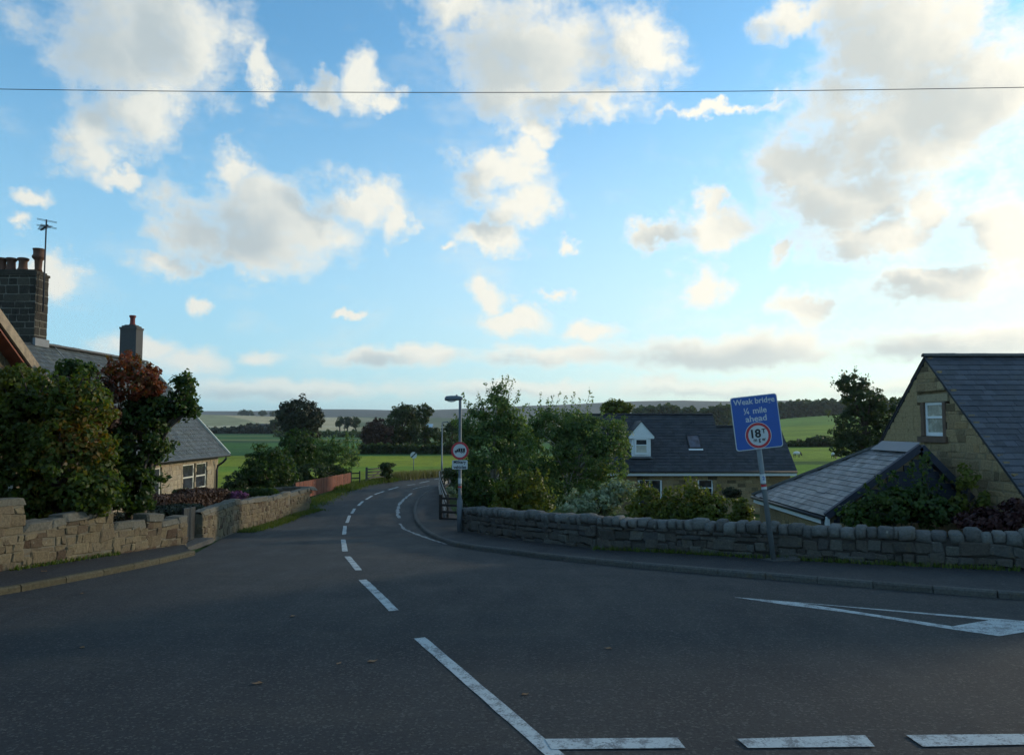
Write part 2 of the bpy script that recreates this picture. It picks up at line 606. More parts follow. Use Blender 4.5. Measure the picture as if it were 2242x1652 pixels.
M['drycope'] = stone_mat('drystone_cope', [(0.095, 0.095, 0.089), (0.139, 0.136, 0.129), (0.109, 0.104, 0.095), (0.079, 0.077, 0.075), (0.149, 0.149, 0.139)], lich=0.5)
M['gap'] = plain('wall_hearting', (0.035, 0.03, 0.026), 0.95, var=0.4)
M['rubble'] = stone_mat('sandstone_rubble', [(0.144, 0.112, 0.066), (0.105, 0.079, 0.048), (0.167, 0.134, 0.083), (0.057, 0.035, 0.022), (0.129, 0.102, 0.066), (0.158, 0.126, 0.075), (0.095, 0.074, 0.048)], stain=(0.048, 0.030, 0.016), lich=0.45)
M['lime'] = plain('lime_mortar', (0.125, 0.108, 0.077), 0.95, var=0.35)
M['cope'] = stone_mat('cope_sandstone', [(0.101, 0.096, 0.076), (0.133, 0.124, 0.101), (0.088, 0.085, 0.069)], lich=0.6)
M['ashlar'] = stone_mat('house_sandstone', [(0.36, 0.29, 0.19), (0.31, 0.25, 0.17), (0.41, 0.33, 0.22), (0.28, 0.23, 0.17), (0.38, 0.32, 0.23)], stain=(0.2, 0.15, 0.1), lich=0.2)
M['gablestone'] = stone_mat('gable_stone', [(0.279, 0.197, 0.104), (0.334, 0.241, 0.126), (0.245, 0.173, 0.097), (0.312, 0.211, 0.104), (0.111, 0.082, 0.048), (0.301, 0.221, 0.119), (0.366, 0.269, 0.148)], stain=(0.166, 0.115, 0.059), lich=0.2)
M['cotmortar'] = plain('cottage_mortar', (0.27, 0.22, 0.15), 0.95, var=0.3)
M['gablemortar'] = plain('gable_mortar', (0.232, 0.174, 0.099), 0.95, var=0.3)
M['chimstone'] = stone_mat('sooty_stone', [(0.030, 0.026, 0.021), (0.051, 0.043, 0.033), (0.036, 0.030, 0.025), (0.072, 0.060, 0.045)], stain=(0.018, 0.017, 0.015), lich=0.15)
M['chimmortar'] = plain('chimney_mortar', (0.15, 0.135, 0.11), 0.95)
M['brown_stone'] = plain('brown_sill', (0.12, 0.075, 0.05), 0.9, var=0.35)
M['lintel'] = stone_mat('lintel_stone', [(0.30, 0.24, 0.15), (0.34, 0.27, 0.17)])
M['slate_left'] = slate_mat('slate_old', [(0.042, 0.048, 0.042), (0.056, 0.061, 0.056), (0.048, 0.053, 0.050), (0.070, 0.072, 0.067)], lich=0.45)
M['slate_far'] = slate_mat('slate_dark', [(0.024, 0.026, 0.032), (0.032, 0.034, 0.038), (0.028, 0.030, 0.036)], lich=0.1)
M['slate_right'] = slate_mat('slate_blue', [(0.038, 0.042, 0.054), (0.050, 0.054, 0.066), (0.044, 0.048, 0.060), (0.058, 0.061, 0.071)], lich=0.15)
M['slate_porch'] = slate_mat('tile_grey', [(0.085, 0.088, 0.092), (0.12, 0.122, 0.125), (0.10, 0.10, 0.105), (0.14, 0.14, 0.14)], rough=0.45, lich=0.1)
M['underlay'] = plain('roof_underlay', (0.03, 0.03, 0.033), 0.9)
M['ridge'] = plain('ridge_tile', (0.10, 0.095, 0.09), 0.85, var=0.35)
M['lead'] = plain('lead_sheet', (0.132, 0.138, 0.150), 0.5, var=0.2)
M['white'] = plain('white_upvc', (0.72, 0.74, 0.74), 0.4, var=0.06)
M['cream'] = plain('cream_paint', (0.62, 0.60, 0.50), 0.5, var=0.1)
M['glass'] = glass_mat('window_glass')
M['curtain'] = plain('net_curtain', (0.50, 0.48, 0.40), 0.8, var=0.2)
M['black'] = plain('black_plastic', (0.018, 0.018, 0.02), 0.45)
M['blackpaint'] = plain('black_sign_film', (0.012, 0.012, 0.014), 0.5, var=0.05)
M['barge'] = plain('weathered_bargeboard', (0.28, 0.21, 0.14), 0.85, var=0.45, scale=9)
M['soffit'] = plain('red_painted_soffit', (0.20, 0.055, 0.03), 0.7, var=0.3)
M['navy'] = plain('dark_blue_boarding', (0.022, 0.026, 0.042), 0.7, var=0.25)
M['pot'] = plain('terracotta_pot', (0.100, 0.047, 0.030), 0.85, var=0.4)
M['potred'] = plain('red_clay_pot', (0.156, 0.036, 0.030), 0.8, var=0.25)
M['harl'] = plain('grey_harling', (0.075, 0.072, 0.07), 0.95, var=0.25, scale=30)
M['galv'] = plain('galvanised_steel', (0.155, 0.173, 0.184), 0.5, metal=0.35, var=0.15)
M['greypost'] = plain('grey_painted_post', (0.120, 0.138, 0.156), 0.55, var=0.2)
M['signback'] = plain('sign_aluminium', (0.35, 0.36, 0.37), 0.5, metal=0.5)
M['signblue'] = plain('blue_sign_film', (0.020, 0.085, 0.34), 0.4, var=0.06)
M['signwhite'] = plain('white_sign_film', (0.475, 0.504, 0.518), 0.4, var=0.06)
M['signred'] = plain('red_sign_film', (0.42, 0.025, 0.035), 0.4, var=0.1)
M['redfence'] = slate_mat('red_stained_board', [(0.128, 0.032, 0.014), (0.166, 0.042, 0.019), (0.140, 0.036, 0.016)], rough=0.75, lich=0.0)
M['wood'] = plain('weathered_timber', (0.09, 0.08, 0.065), 0.9, var=0.35, scale=12)
M['darkwood'] = plain('dark_timber', (0.035, 0.03, 0.026), 0.85, var=0.3)
M['gatedark'] = plain('dark_painted_gate', (0.011, 0.013, 0.013), 0.65)
M['bark'] = plain('bark', (0.07, 0.055, 0.042), 0.95, var=0.45, scale=10)
M['birchbark'] = plain('birch_bark', (0.28, 0.26, 0.23), 0.9, var=0.5, scale=7)
M['wool'] = plain('wool', (0.62, 0.60, 0.54), 0.95, var=0.15)
M['sheepface'] = plain('sheep_face', (0.08, 0.07, 0.06), 0.9)
M['carpaint'] = plain('dark_car_paint', (0.020, 0.020, 0.026), 0.22, var=0.1, coat=0.6)
M['tyre'] = plain('tyre_rubber', (0.02, 0.02, 0.02), 0.9)
M['rim'] = plain('wheel_rim', (0.30, 0.31, 0.32), 0.35, metal=0.8)
M['lamp_glass'] = plain('lantern_bowl', (0.55, 0.56, 0.55), 0.3)
M['wire'] = plain('overhead_wire', (0.03, 0.035, 0.045), 0.6)
M['shedroof'] = plain('pale_shed_roof', (0.42, 0.48, 0.52), 0.5)
M['barn'] = plain('dark_barn', (0.05, 0.055, 0.06), 0.85)

M['leaf_gold'] = leaf_mat('leaves_gold', [(0.026, 0.042, 0.010), (0.055, 0.085, 0.014), (0.085, 0.115, 0.016), (0.16, 0.105, 0.014), (0.20, 0.085, 0.015)], trans=0.48, rough=0.48)
M['leaf_deep'] = leaf_mat('leaves_deep_green', [(0.018, 0.039, 0.013), (0.034, 0.066, 0.016), (0.059, 0.098, 0.017), (0.092, 0.108, 0.018)], trans=0.48, rough=0.48)
M['leaf_red'] = leaf_mat('leaves_red', [(0.052, 0.062, 0.016), (0.161, 0.050, 0.022), (0.276, 0.056, 0.028), (0.115, 0.075, 0.020), (0.253, 0.075, 0.030)], trans=0.5, rough=0.5)
M['leaf_birch'] = leaf_mat('leaves_birch', [(0.047, 0.085, 0.037), (0.083, 0.138, 0.047), (0.128, 0.189, 0.053), (0.283, 0.283, 0.093)], trans=0.48, rough=0.48)
M['leaf_yellowgreen'] = leaf_mat('leaves_yellow_green', [(0.051, 0.069, 0.016), (0.095, 0.114, 0.018), (0.140, 0.152, 0.022), (0.178, 0.165, 0.038)], trans=0.48, rough=0.48)
M['leaf_pale'] = leaf_mat('leaves_pale', [(0.098, 0.135, 0.086), (0.182, 0.220, 0.135), (0.293, 0.318, 0.195), (0.415, 0.415, 0.293)], trans=0.3)
M['leaf_copper'] = leaf_mat('leaves_copper', [(0.015, 0.022, 0.013), (0.027, 0.035, 0.018), (0.043, 0.049, 0.021)], trans=0.2)
M['leaf_brown'] = leaf_mat('leaves_brown', [(0.042, 0.022, 0.017), (0.072, 0.034, 0.022), (0.102, 0.048, 0.026)], trans=0.2)
M['leaf_wood'] = leaf_mat('leaves_wood', [(0.025, 0.043, 0.018), (0.048, 0.071, 0.023), (0.077, 0.091, 0.029)], trans=0.48, rough=0.48)
M['leaf_maroon'] = leaf_mat('leaves_maroon', [(0.022, 0.009, 0.011), (0.049, 0.015, 0.017), (0.075, 0.030, 0.022)], trans=0.25)
M['leaf_pink'] = leaf_mat('flowers_pink', [(0.03, 0.05, 0.02), (0.18, 0.05, 0.14), (0.26, 0.08, 0.20)], trans=0.2)
M['leaf_white'] = leaf_mat('flowers_white', [(0.04, 0.07, 0.02), (0.06, 0.09, 0.03), (0.55, 0.52, 0.45)], trans=0.2)
M['grass'] = leaf_mat('grass_blades', [(0.040, 0.072, 0.010), (0.064, 0.104, 0.013), (0.096, 0.120, 0.020), (0.128, 0.112, 0.040)], trans=0.35)
M['straw'] = leaf_mat('dry_grass', [(0.10, 0.10, 0.03), (0.17, 0.14, 0.06), (0.22, 0.17, 0.08)], trans=0.35)


# ------------------------------------------------------------------ the land
def land_material():
    m, t, bs, out = material('land')
    pos = t.n.new('ShaderNodeNewGeometry').outputs['Position']
    a = t.n.new('ShaderNodeAttribute')
    a.attribute_name = 'field'
    n1 = t.noise(pos, 0.05, 5, 0.6)
    n2 = t.noise(pos, 0.9, 5, 0.65)
    n3 = t.noise(pos, 9.0, 4, 0.7)
    c = t.v('SCALE', a.outputs['Color'], scale=t.lin(n1, 0.3, 0.7, 0.75, 1.25))
    c = t.v('SCALE', c, scale=t.lin(n2, 0.3, 0.7, 0.75, 1.25))
    c = t.v('SCALE', c, scale=t.lin(n3, 0.3, 0.7, 0.7, 1.3))
    c = t.mix(t.smooth(n2, 0.55, 0.8, 0, 0.3), c, t.v('MULTIPLY', c, (1.5, 1.15, 0.9)))
    t.l.new(c, bs.inputs['Base Color'])
    bs.inputs['Roughness'].default_value = 0.95
    bs.inputs['Specular IOR Level'].default_value = 0.1
    bump(t, bs, t.m('ADD', n3, n2), 0.08, 0.6)
    return m


def build_land():
    ys = list(np.arange(-60, 62, 0.6))
    y = 62.0
    while y < 4600:
        ys.append(y)
        y *= 1.022
    ys = np.array(ys)
    ts = np.linspace(-1.25, 1.25, 440)
    T, YY = np.meshgrid(ts, ys)
    X = T * (32 + np.maximum(YY, 0) * 0.85)
    Z = H(X, YY)
    ncol, nrow = len(ts), len(ys)
    co = np.stack([X, YY, Z - 0.06 * (YY < 110)], -1).reshape(-1, 3)
    ang = np.arctan2(X, np.maximum(YY, 1.0))
    wig = 6 * np.sin(X * 0.05) + 0.06 * X
    Yw = YY + wig * sstep(80, 200, YY)
    col = np.zeros((nrow, ncol, 3))
    col[:] = (0.045, 0.075, 0.018)

    def band(mask, c):
        col[mask] = c
    meadow = (YY > 56) & (ang < 0.16)
    band(meadow, (0.22, 0.245, 0.018))
    for lo, hi, c in [(74, 84, (0.15, 0.22, 0.02)), (84, 112, (0.24, 0.26, 0.02)), (112, 150, (0.055, 0.12, 0.03)), (150, 195, (0.065, 0.145, 0.03)), (195, 225, (0.042, 0.085, 0.028)),
                      (225, 246, (0.17, 0.18, 0.06)), (246, 300, (0.055, 0.12, 0.03)), (300, 330, (0.13, 0.17, 0.05)), (330, 480, (0.045, 0.105, 0.03)), (480, 640, (0.11, 0.125, 0.05))]:
        band(meadow & (Yw > lo) & (Yw <= hi), c)
    right = (YY > 70) & (ang >= 0.16)
    band(right, (0.15, 0.24, 0.02))
    for lo, hi, c in [(70, 92, (0.12, 0.20, 0.015)), (92, 100, (0.05, 0.10, 0.015)), (100, 150, (0.18, 0.235, 0.02)), (150, 156, (0.05, 0.08, 0.02)), (156, 330, (0.18, 0.24, 0.025)), (330, 700, (0.13, 0.22, 0.03))]:
        band(right & (Yw > lo) & (Yw <= hi), c)
    hill = YY > 640
    band(hill, (0.14, 0.14, 0.07))
    band(hill & (ang < -0.20), (0.50, 0.38, 0.20))
    band(hill & (ang < -0.20) & (np.sin(X * 0.011 + YY * 0.006) > 0.72), (0.30, 0.27, 0.13))
    band(hill & (ang < -0.20) & (np.abs(YY - 980 - X * 0.5) < 22), (0.54, 0.44, 0.27))
    band(hill & (ang >= -0.20) & (ang < 0.05), (0.15, 0.155, 0.075))
    band(hill & (ang >= -0.20) & (np.sin(X * 0.013 - YY * 0.004) > 0.3), (0.28, 0.24, 0.12))
    band(hill & (ang >= -0.20) & (np.sin(X * 0.007 + YY * 0.009) > 0.5), (0.11, 0.13, 0.055))
    band(YY > 1750, (0.14, 0.125, 0.10))
    idx = np.arange(nrow * ncol).reshape(nrow, ncol)
    quads = np.stack([idx[:-1, :-1], idx[:-1, 1:], idx[1:, 1:], idx[1:, :-1]], -1).reshape(-1, 4)
    me = bpy.data.meshes.new('ground')
    me.vertices.add(len(co))
    me.vertices.foreach_set('co', co.ravel())
    me.loops.add(quads.size)
    me.loops.foreach_set('vertex_index', quads.ravel())
    me.polygons.add(len(quads))
    me.polygons.foreach_set('loop_start', np.arange(0, quads.size, 4))
    me.polygons.foreach_set('loop_total', np.full(len(quads), 4))
    me.polygons.foreach_set('use_smooth', np.ones(len(quads), bool))
    ca = me.attributes.new('field', 'FLOAT_COLOR', 'POINT')
    ca.data.foreach_set('color', np.concatenate([col.reshape(-1, 3), np.ones((len(co), 1))], 1).ravel())
    me.materials.append(land_material())
    me.update()
    me.validate()
    tag(link('ground', me), kind='structure')


build_land()


def resample(pts, n):
    p = np.array([[q[0], q[1]] for q in pts], float)
    # round the corners a little, then space evenly
    s = np.r_[0, np.cumsum(np.linalg.norm(np.diff(p, axis=0), axis=1))]
    u = np.linspace(0, s[-1], n)
    return np.stack([np.interp(u, s, p[:, 0]), np.interp(u, s, p[:, 1])], 1)


def smooth_line(pts, n, k=3):
    q = resample(pts, n)
    for _ in range(k):
        q[1:-1] = (q[:-2] + 2 * q[1:-1] + q[2:]) / 4
    return q


KR = [(60, 9.0), (30, 10.0), (18, 10.9), (12, 11.9)] + KR_PX
KR += [(-3.2, 57.5), (0.5, 62), (7, 69.5), (16, 80), (34, 100)]
KL_KERB = [(-60, 7.6), (-20, 8.2), (-12.5, 9.2), (-9.9, 11.0)] + [tuple(G(*p, 0.10)[:2]) for p in [(0, 1290), (225, 1248), (366, 1220), (421, 1206)]]
KL_FAR = [tuple(G(*p)[:2]) for p in [(501, 1170), (600, 1135), (688, 1100), (765, 1073), (798, 1063), (878, 1051), (930, 1046), (970, 1043)]] + [(2, 71), (10, 81), (27, 102)]
KRs = smooth_line(KR, 220, 2)
KLs = smooth_line(KL_KERB + KL_FAR, 220, 2)


def edge_x(line, Y, far):
    o = np.argsort(line[:, 1])
    return np.interp(Y, line[o, 1], line[o, 0], left=far)


def build_road():
    ys = np.r_[np.arange(-30, 7, 1.0), np.arange(7, 100, 0.35)]
    xl, xr = edge_x(KLs, ys, -60), edge_x(KRs, ys, 60)
    n = 26
    u = np.linspace(0, 1, n)
    X = xl[:, None] * (1 - u) + xr[:, None] * u
    Y = np.repeat(ys[:, None], n, 1)
    Z = H(X, Y)
    idx = np.arange(X.size).reshape(X.shape)
    q = np.stack([idx[:-1, :-1], idx[:-1, 1:], idx[1:, 1:], idx[1:, :-1]], -1).reshape(-1, 4)
    o = mesh_obj('road', np.stack([X, Y, Z], -1).reshape(-1, 3), q.tolist(), M['asphalt'], smooth=True)
    return tag(o, kind='structure')


ROAD = build_road()


def ground_quad(name, px4, mat, lift=0.006, parent=ROAD, sub=1):
    pts = [G(*p) for p in px4]
    n = len(pts)
    return mesh_obj(name, [(p.x, p.y, Hf(p.x, p.y) + lift) for p in pts], [tuple(range(n))], mat, parent)


def ground_ribbon(name, pts, width, mat, lift=0.006, parent=ROAD, jit=0.0, seg=0.35):
    L = sum((Vector(pts[i + 1][:2]) - Vector(pts[i][:2])).length for i in range(len(pts) - 1))
    q = resample(pts, max(3, int(L / seg) + 2))
    vs_, fs = [], []
    for i, p in enumerate(q):
        t = q[min(i + 1, len(q) - 1)] - q[max(i - 1, 0)]
        t = t / (np.linalg.norm(t) + 1e-9)
        nrm = np.array([t[1], -t[0]])
        for s in (-1, 1):
            k = p + nrm * s * width / 2 * (1 + random.uniform(-jit, jit)) + nrm * random.uniform(-jit, jit) * 0.05
            vs_.append((k[0], k[1], Hf(k[0], k[1]) + lift))
        if i: fs.append((2 * i - 2, 2 * i - 1, 2 * i + 1, 2 * i))
    return mesh_obj(name, vs_, fs, mat, parent)


DASHES = [((1222, 1660), (918, 1397)), ((862, 1337), (793, 1269)), ((785, 1248), (760, 1218)), ((755, 1207), (751, 1181)), ((753, 1170), (755, 1151)), ((759, 1144), (765, 1128)),
          ((770, 1124), (776, 1113)), ((784, 1107), (794, 1097)), ((801, 1093), (814, 1085)), ((820, 1082), (840, 1075)), ((850, 1072), (871, 1066)), ((891, 1062), (908, 1060)), ((918, 1057), (939, 1053)), ((951, 1049), (963, 1047))]
for i, (a, b) in enumerate(DASHES):
    A, B = G(*a), G(*b)
    ground_ribbon('centre_line_dash', [A, (A + B) / 2, B], 0.155 if i < 2 else 0.14, M['line'], seg=0.25, jit=0.05)
for q in ([(1192, 1619), (1482, 1617), (1500, 1640), (1207, 1642)], [(1613, 1619), (1893, 1612), (1915, 1637), (1637, 1640)], [(1983, 1611), (2262, 1607), (2300, 1632), (2020, 1637)], [(2350, 1606), (2630, 1602), (2680, 1627), (2400, 1631)]):
    ground_quad('junction_dash', q, M['line'], lift=0.010)
tri_o, tri_i = [G(1605, 1307), G(2187, 1393), G(2341, 1368)], [G(1747, 1319), G(2084, 1371), G(2165, 1358.5)]
mesh_obj('give_way_triangle', [(p.x, p.y, Hf(p.x, p.y) + 0.006) for p in tri_o + tri_i], [(0, 1, 4, 3), (1, 2, 5, 4), (2, 0, 3, 5)], M['line'], ROAD)
ground_ribbon('edge_line', [G(*p) for p in [(901, 1079), (885, 1092), (874, 1103), (871, 1113), (870, 1126), (874, 1134)]], 0.15, M['worn'], jit=0.5, seg=0.25)
ground_ribbon('edge_line', [G(*p) for p in [(875, 1146), (883, 1157), (906, 1167), (939, 1179), (978, 1191)]], 0.11, M['worn'], jit=0.5, seg=0.25)
ground_ribbon('edge_line', [G(*p) for p in [(903, 1071), (920, 1066), (941, 1062)]], 0.09, M['worn'], jit=0.4)

# repairs: strips of newer tar, seams between lays
M['patch'] = asphalt_mat('asphalt_repair', (0.016, 0.017, 0.018), 0.2)
ground_ribbon('repair_strip', [G(*p) for p in [(700, 1150), (660, 1180), (640, 1206)]], 0.7, M['patch'], lift=0.003, jit=0.08)

# walls' feet
WALL_L = [tuple(G(*p, 0.11 if p[0] < 420 else 0.03)[:2]) for p in [(0, 1250), (244, 1214), (404, 1191), (429, 1187), (501, 1164), (626, 1126), (675, 1114)]]
WALL_L0 = [(WALL_L[0][0] - 0.5, WALL_L[0][1] - 1.9)] + WALL_L[:3]


def footway(name, kerb, back, label=None):
    n, k = 160, 8
    a, b = resample(kerb, n), resample(back, n)
    vs_, fs = [], []
    for i in range(n):
        for j in range(k):
            u = j / (k - 1)
            p = a[i] * (1 - u) + b[i] * u
            vs_.append((p[0], p[1], Hf(*(a[i] * (1 - u) + b[i] * u * 1.0)) * 1.0 + 0.105 + 0.03 * u))
    for i in range(n - 1):
        for j in range(k - 1):
            q = i * k + j
            fs.append((q, q + 1, q + k + 1, q + k))
    return tag(mesh_obj(name, vs_, fs, M['footway'], smooth=True), kind='structure')


def clip(line, y0, y1):
    return [tuple(p) for p in line if y0 <= p[1] <= y1]


kr_vis = clip(KRs, 10.4, 56)
FENCE_R = [(-1.95, 29.5), (-2.3, 33.4), (-3.0, 38), (-3.7, 44), (-4.4, 51), (-4.2, 55)]
# the footway is laid in stretches so that its two sides keep level with each other
ka = [p for p in kr_vis if p[1] <= 24]
kb = [p for p in kr_vis if p[1] >= ka[-1][1]]
FW = footway('pavement', ka, [(26, 13.2)] + WALL_R[:6] + [WALL_R[6]])
FW2 = footway('pavement', kb, [WALL_R[6], WALL_R[7]] + FENCE_R)
kl_vis = [tuple(p) for p in smooth_line(KL_KERB, 120, 2) if p[0] > -16]
FWL = footway('pavement', kl_vis, [(-16.5, 11.2), (-12.2, 12.2), (-11.0, 13.6), WALL_L[0], WALL_L[1], WALL_L[2], (kl_vis[-1][0] - 0.3, kl_vis[-1][1] + 0.4)])


def kerb(parent, line, mat, n_max=120, w=0.14, length=0.92):
    L = np.linalg.norm(np.diff(np.array(line), axis=0), axis=1).sum()
    n = min(n_max, int(L / length))
    q = resample(line, n + 1)
    me = None
    for i in range(n):
        a, b = q[i], q[i + 1]
        za, zb = Hf(*a), Hf(*b)
        A, B = Vector((a[0], a[1], za)), Vector((b[0], b[1], zb))
        L_ = (B - A).length
        if me is None:
            mb = MB()
            mb.prism([(0, -0.07, -0.15), (0, -0.07, 0.085), (0, -0.045, 0.115), (0, 0.07, 0.118), (0, 0.07, -0.15)], (1, 0, 0))
            o = mb.build('kerb_stone', mat, parent)
            me = o.data
        else:
            o = link('kerb_stone', me, parent)
        o.location = A
        yaw = math.atan2(B.y - A.y, B.x - A.x)
        pitch = -math.atan2(B.z - A.z, math.hypot(B.x - A.x, B.y - A.y))
        o.rotation_euler = (random.uniform(-0.03, 0.03), pitch + random.uniform(-0.004, 0.004), yaw)
        o.scale = (L_ - 0.012, w / 0.14, 1)


kerb(FW, ka[::-1], M['kerb'])
kerb(FW2, kb[::-1], M['kerb'])
kerb(FWL, kl_vis, M['kerb_left'])


# ------------------------------------------------------------------ stones and slates
def rounded_block(seed, jit=0.08, bev=0.16):
    """a unit block, -0.5..0.5, edges worn round: 26 faces"""
    r = random.Random(seed)
    bm = bmesh.new()
    bmesh.ops.create_cube(bm, size=1.0)
    for v in bm.verts:
        v.co += Vector((r.uniform(-jit, jit), r.uniform(-jit, jit) * 0.5, r.uniform(-jit, jit)))
    bmesh.ops.bevel(bm, geom=list(bm.edges), offset=bev, segments=1, affect='EDGES', profile=0.5)
    for v in bm.verts:
        v.co += Vector((r.uniform(-1, 1), r.uniform(-1, 1), r.uniform(-1, 1))) * 0.025
    bmesh.ops.triangulate(bm, faces=[f for f in bm.faces if len(f.verts) > 4])
    me = bpy.data.meshes.new('stone')
    bm.to_mesh(me)
    bm.free()
    return me


_blocks = {}


def blocks(mat, kind='rough'):
    key = (mat.name, kind)
    if key not in _blocks:
        jit, bev = {'rough': (0.15, 0.10), 'squared': (0.05, 0.07), 'cope': (0.14, 0.17)}[kind]
        lst = []
        for s in range(9):
            me = rounded_block(s * 7 + 1, jit, bev)
            me.materials.append(mat)
            if kind == 'cope': me.polygons.foreach_set('use_smooth', [True] * len(me.polygons))
            lst.append(me)
        _blocks[key] = lst
    return _blocks[key]


def place_block(name, mat, kind, parent, c, ux, uy, uz, size):
    o = link(name, random.choice(blocks(mat, kind)), parent)
    s = Matrix(((ux.x * size[0], uy.x * size[1], uz.x * size[2], c.x), (ux.y * size[0], uy.y * size[1], uz.y * size[2], c.y), (ux.z * size[0], uy.z * size[1], uz.z * size[2], c.z), (0, 0, 0, 1)))
    o.matrix_local = s
    return o


def boundary_wall(name, label, path, heights, thick, stone, cope, core, course, length, inward, cope_h=0.2, cope_len=0.26, cope_kind='cope', stone_kind='rough', proud=0.05, lift=0.09, gap=0.010):
    """a wall along path [(x, y)...]; heights: [(s0, s1, h0, h1)...] above ground; inward: side the stones' backs are on"""
    root = tag(empty(name, (path[0][0], path[0][1], Hf(*path[0])), 0, label, 'wall'), kind='thing')
    ox = Vector(root.location)
    p = np.array(path, float)
    s = np.r_[0, np.cumsum(np.linalg.norm(np.diff(p, axis=0), axis=1))]

    def P(u):
        return Vector((float(np.interp(u, s, p[:, 0])), float(np.interp(u, s, p[:, 1]))))

    def frame(u):
        t = (P(min(u + 0.2, s[-1])) - P(max(u - 0.2, 0))).normalized()
        n = Vector((t.y, -t.x))
        q = P(u)
        if (n.dot(q) < 0) != (inward < 0): n = -n
        return t, n
    core_mb = MB()
    for (s0, s1, h0, h1) in heights:
        k = max(1, int((s1 - s0) / 0.7))
        rings = []
        for i in range(k + 1):
            u = s0 + (s1 - s0) * i / k
            q = P(u)
            t, n = frame(u)
            h = h0 + (h1 - h0) * i / k - cope_h * 0.7
            z = Hf(q.x, q.y)
            a, b = q - n * (thick / 2 - proud), q + n * thick / 2
            rings.append([(a.x - ox.x, a.y - ox.y, z - 0.4 - ox.z), (b.x - ox.x, b.y - ox.y, z - 1.4 - ox.z), (b.x - ox.x, b.y - ox.y, z + h - ox.z), (a.x - ox.x, a.y - ox.y, z + h - ox.z)])
        for i in range(k):
            fs = [(0, 4, 5, 1), (1, 5, 6, 2), (2, 6, 7, 3), (3, 7, 4, 0)]
            if i == 0: fs.append((0, 1, 2, 3))
            if i == k - 1: fs.append((7, 6, 5, 4))
            core_mb.add(rings[i] + rings[i + 1], fs)
        # face stones
        z0 = lift - 0.06
        row = 0
        while True:
            hmax = max(h0, h1) - cope_h
            if z0 >= hmax - 0.04: break
            ch = random.uniform(*course)
            u = s0 + (0 if row % 2 else random.uniform(0, 0.15))
            if u > s0: u = s0 + 1e-3
            first = True
            while u < s1 - 0.03:
                L = random.uniform(*length) * (0.6 if first and row % 2 else 1)
                first = False
                if u + L > s1 - 0.12: L = s1 - u
                um = u + L / 2
                hh = h0 + (h1 - h0) * (um - s0) / (s1 - s0) - cope_h
                c_h = min(ch, hh - z0)
                if c_h > 0.05:
                    if stone_kind == 'rough': c_h = min(c_h * random.uniform(0.8, 1.22), hh - z0 + 0.03)
                    q = P(um)
                    t, n = frame(um)
                    zz = Hf(q.x, q.y) + z0 + c_h / 2
                    slope = (Hf(*(q + t * 0.3)) - Hf(*(q - t * 0.3))) / 0.6
                    T3 = Vector((t.x, t.y, slope)).normalized()
                    N3 = Vector((n.x, n.y, 0))
                    U3 = Vector((0, 0, 1))
                    dep = 0.20
                    c = Vector((q.x, q.y, zz)) - N3 * (thick / 2 - dep / 2 + random.uniform(-0.012, 0.02) * (2.0 if gap > 0.02 else 1.0))
                    place_block('stone', stone, stone_kind, root, c - ox, T3, N3, U3, ((L - gap) * 1.06, dep, (c_h - gap) * 1.06))
                u += L
            z0 += ch
            row += 1
        # cope
        u = s0
        while u < s1 - 0.03:
            L = random.uniform(0.75, 1.25) * cope_len
            if u + L > s1 - 0.10: L = s1 - u
            um = u + L / 2
            q = P(um)
            t, n = frame(um)
            h = h0 + (h1 - h0) * (um - s0) / (s1 - s0)
            slope = (Hf(*(q + t * 0.3)) - Hf(*(q - t * 0.3))) / 0.6 + (h1 - h0) / (s1 - s0)
            U3c = Z3
            if cope_kind == 'cope':
                U3c = (Z3 + Vector((t.x, t.y, 0)) * random.uniform(-0.16, 0.16)).normalized()
                slope += random.uniform(-0.10, 0.10)
            T3 = Vector((t.x, t.y, slope)).normalized()
            jz = random.uniform(-0.045, 0.045) if cope_kind == 'cope' else random.uniform(-0.008, 0.008)
            c = Vector((q.x, q.y, Hf(q.x, q.y) + h - cope_h / 2 + jz))
            place_block('coping_stone', cope, cope_kind, root, c - ox, T3, Vector((n.x, n.y, 0)), U3c, ((L - 0.01) * 1.04, thick * random.uniform(0.95, 1.2), cope_h * 1.04 + abs(jz)))
            u += L
    core_mb.build('wall_core', core, root)
    return root


def heights_from(path, segs):
    """segs: pixel x range and top y at both ends -> stretches of wall and their heights"""
    p = np.array(path, float)
    s = np.r_[0, np.cumsum(np.linalg.norm(np.diff(p, axis=0), axis=1))]
    fine = np.linspace(0, s[-1], 600)
    xs, ys = np.interp(fine, s, p[:, 0]), np.interp(fine, s, p[:, 1])
    pxs = CX + xs / ys * F
    out = []
    for (p0, p1, t0, t1) in segs:
        r = []
        for pp, tt in ((p0, t0), (p1, t1)):
            i = int(np.argmin(np.abs(pxs - pp)))
            z = CAM_H + ray(pp, tt)[1] * ys[i]
            r.append((fine[i], z - Hf(xs[i], ys[i])))
        (sa, ha), (sb, hb) = r
        out.append((sa, sb, ha, hb) if sa < sb else (sb, sa, hb, ha))
    return out


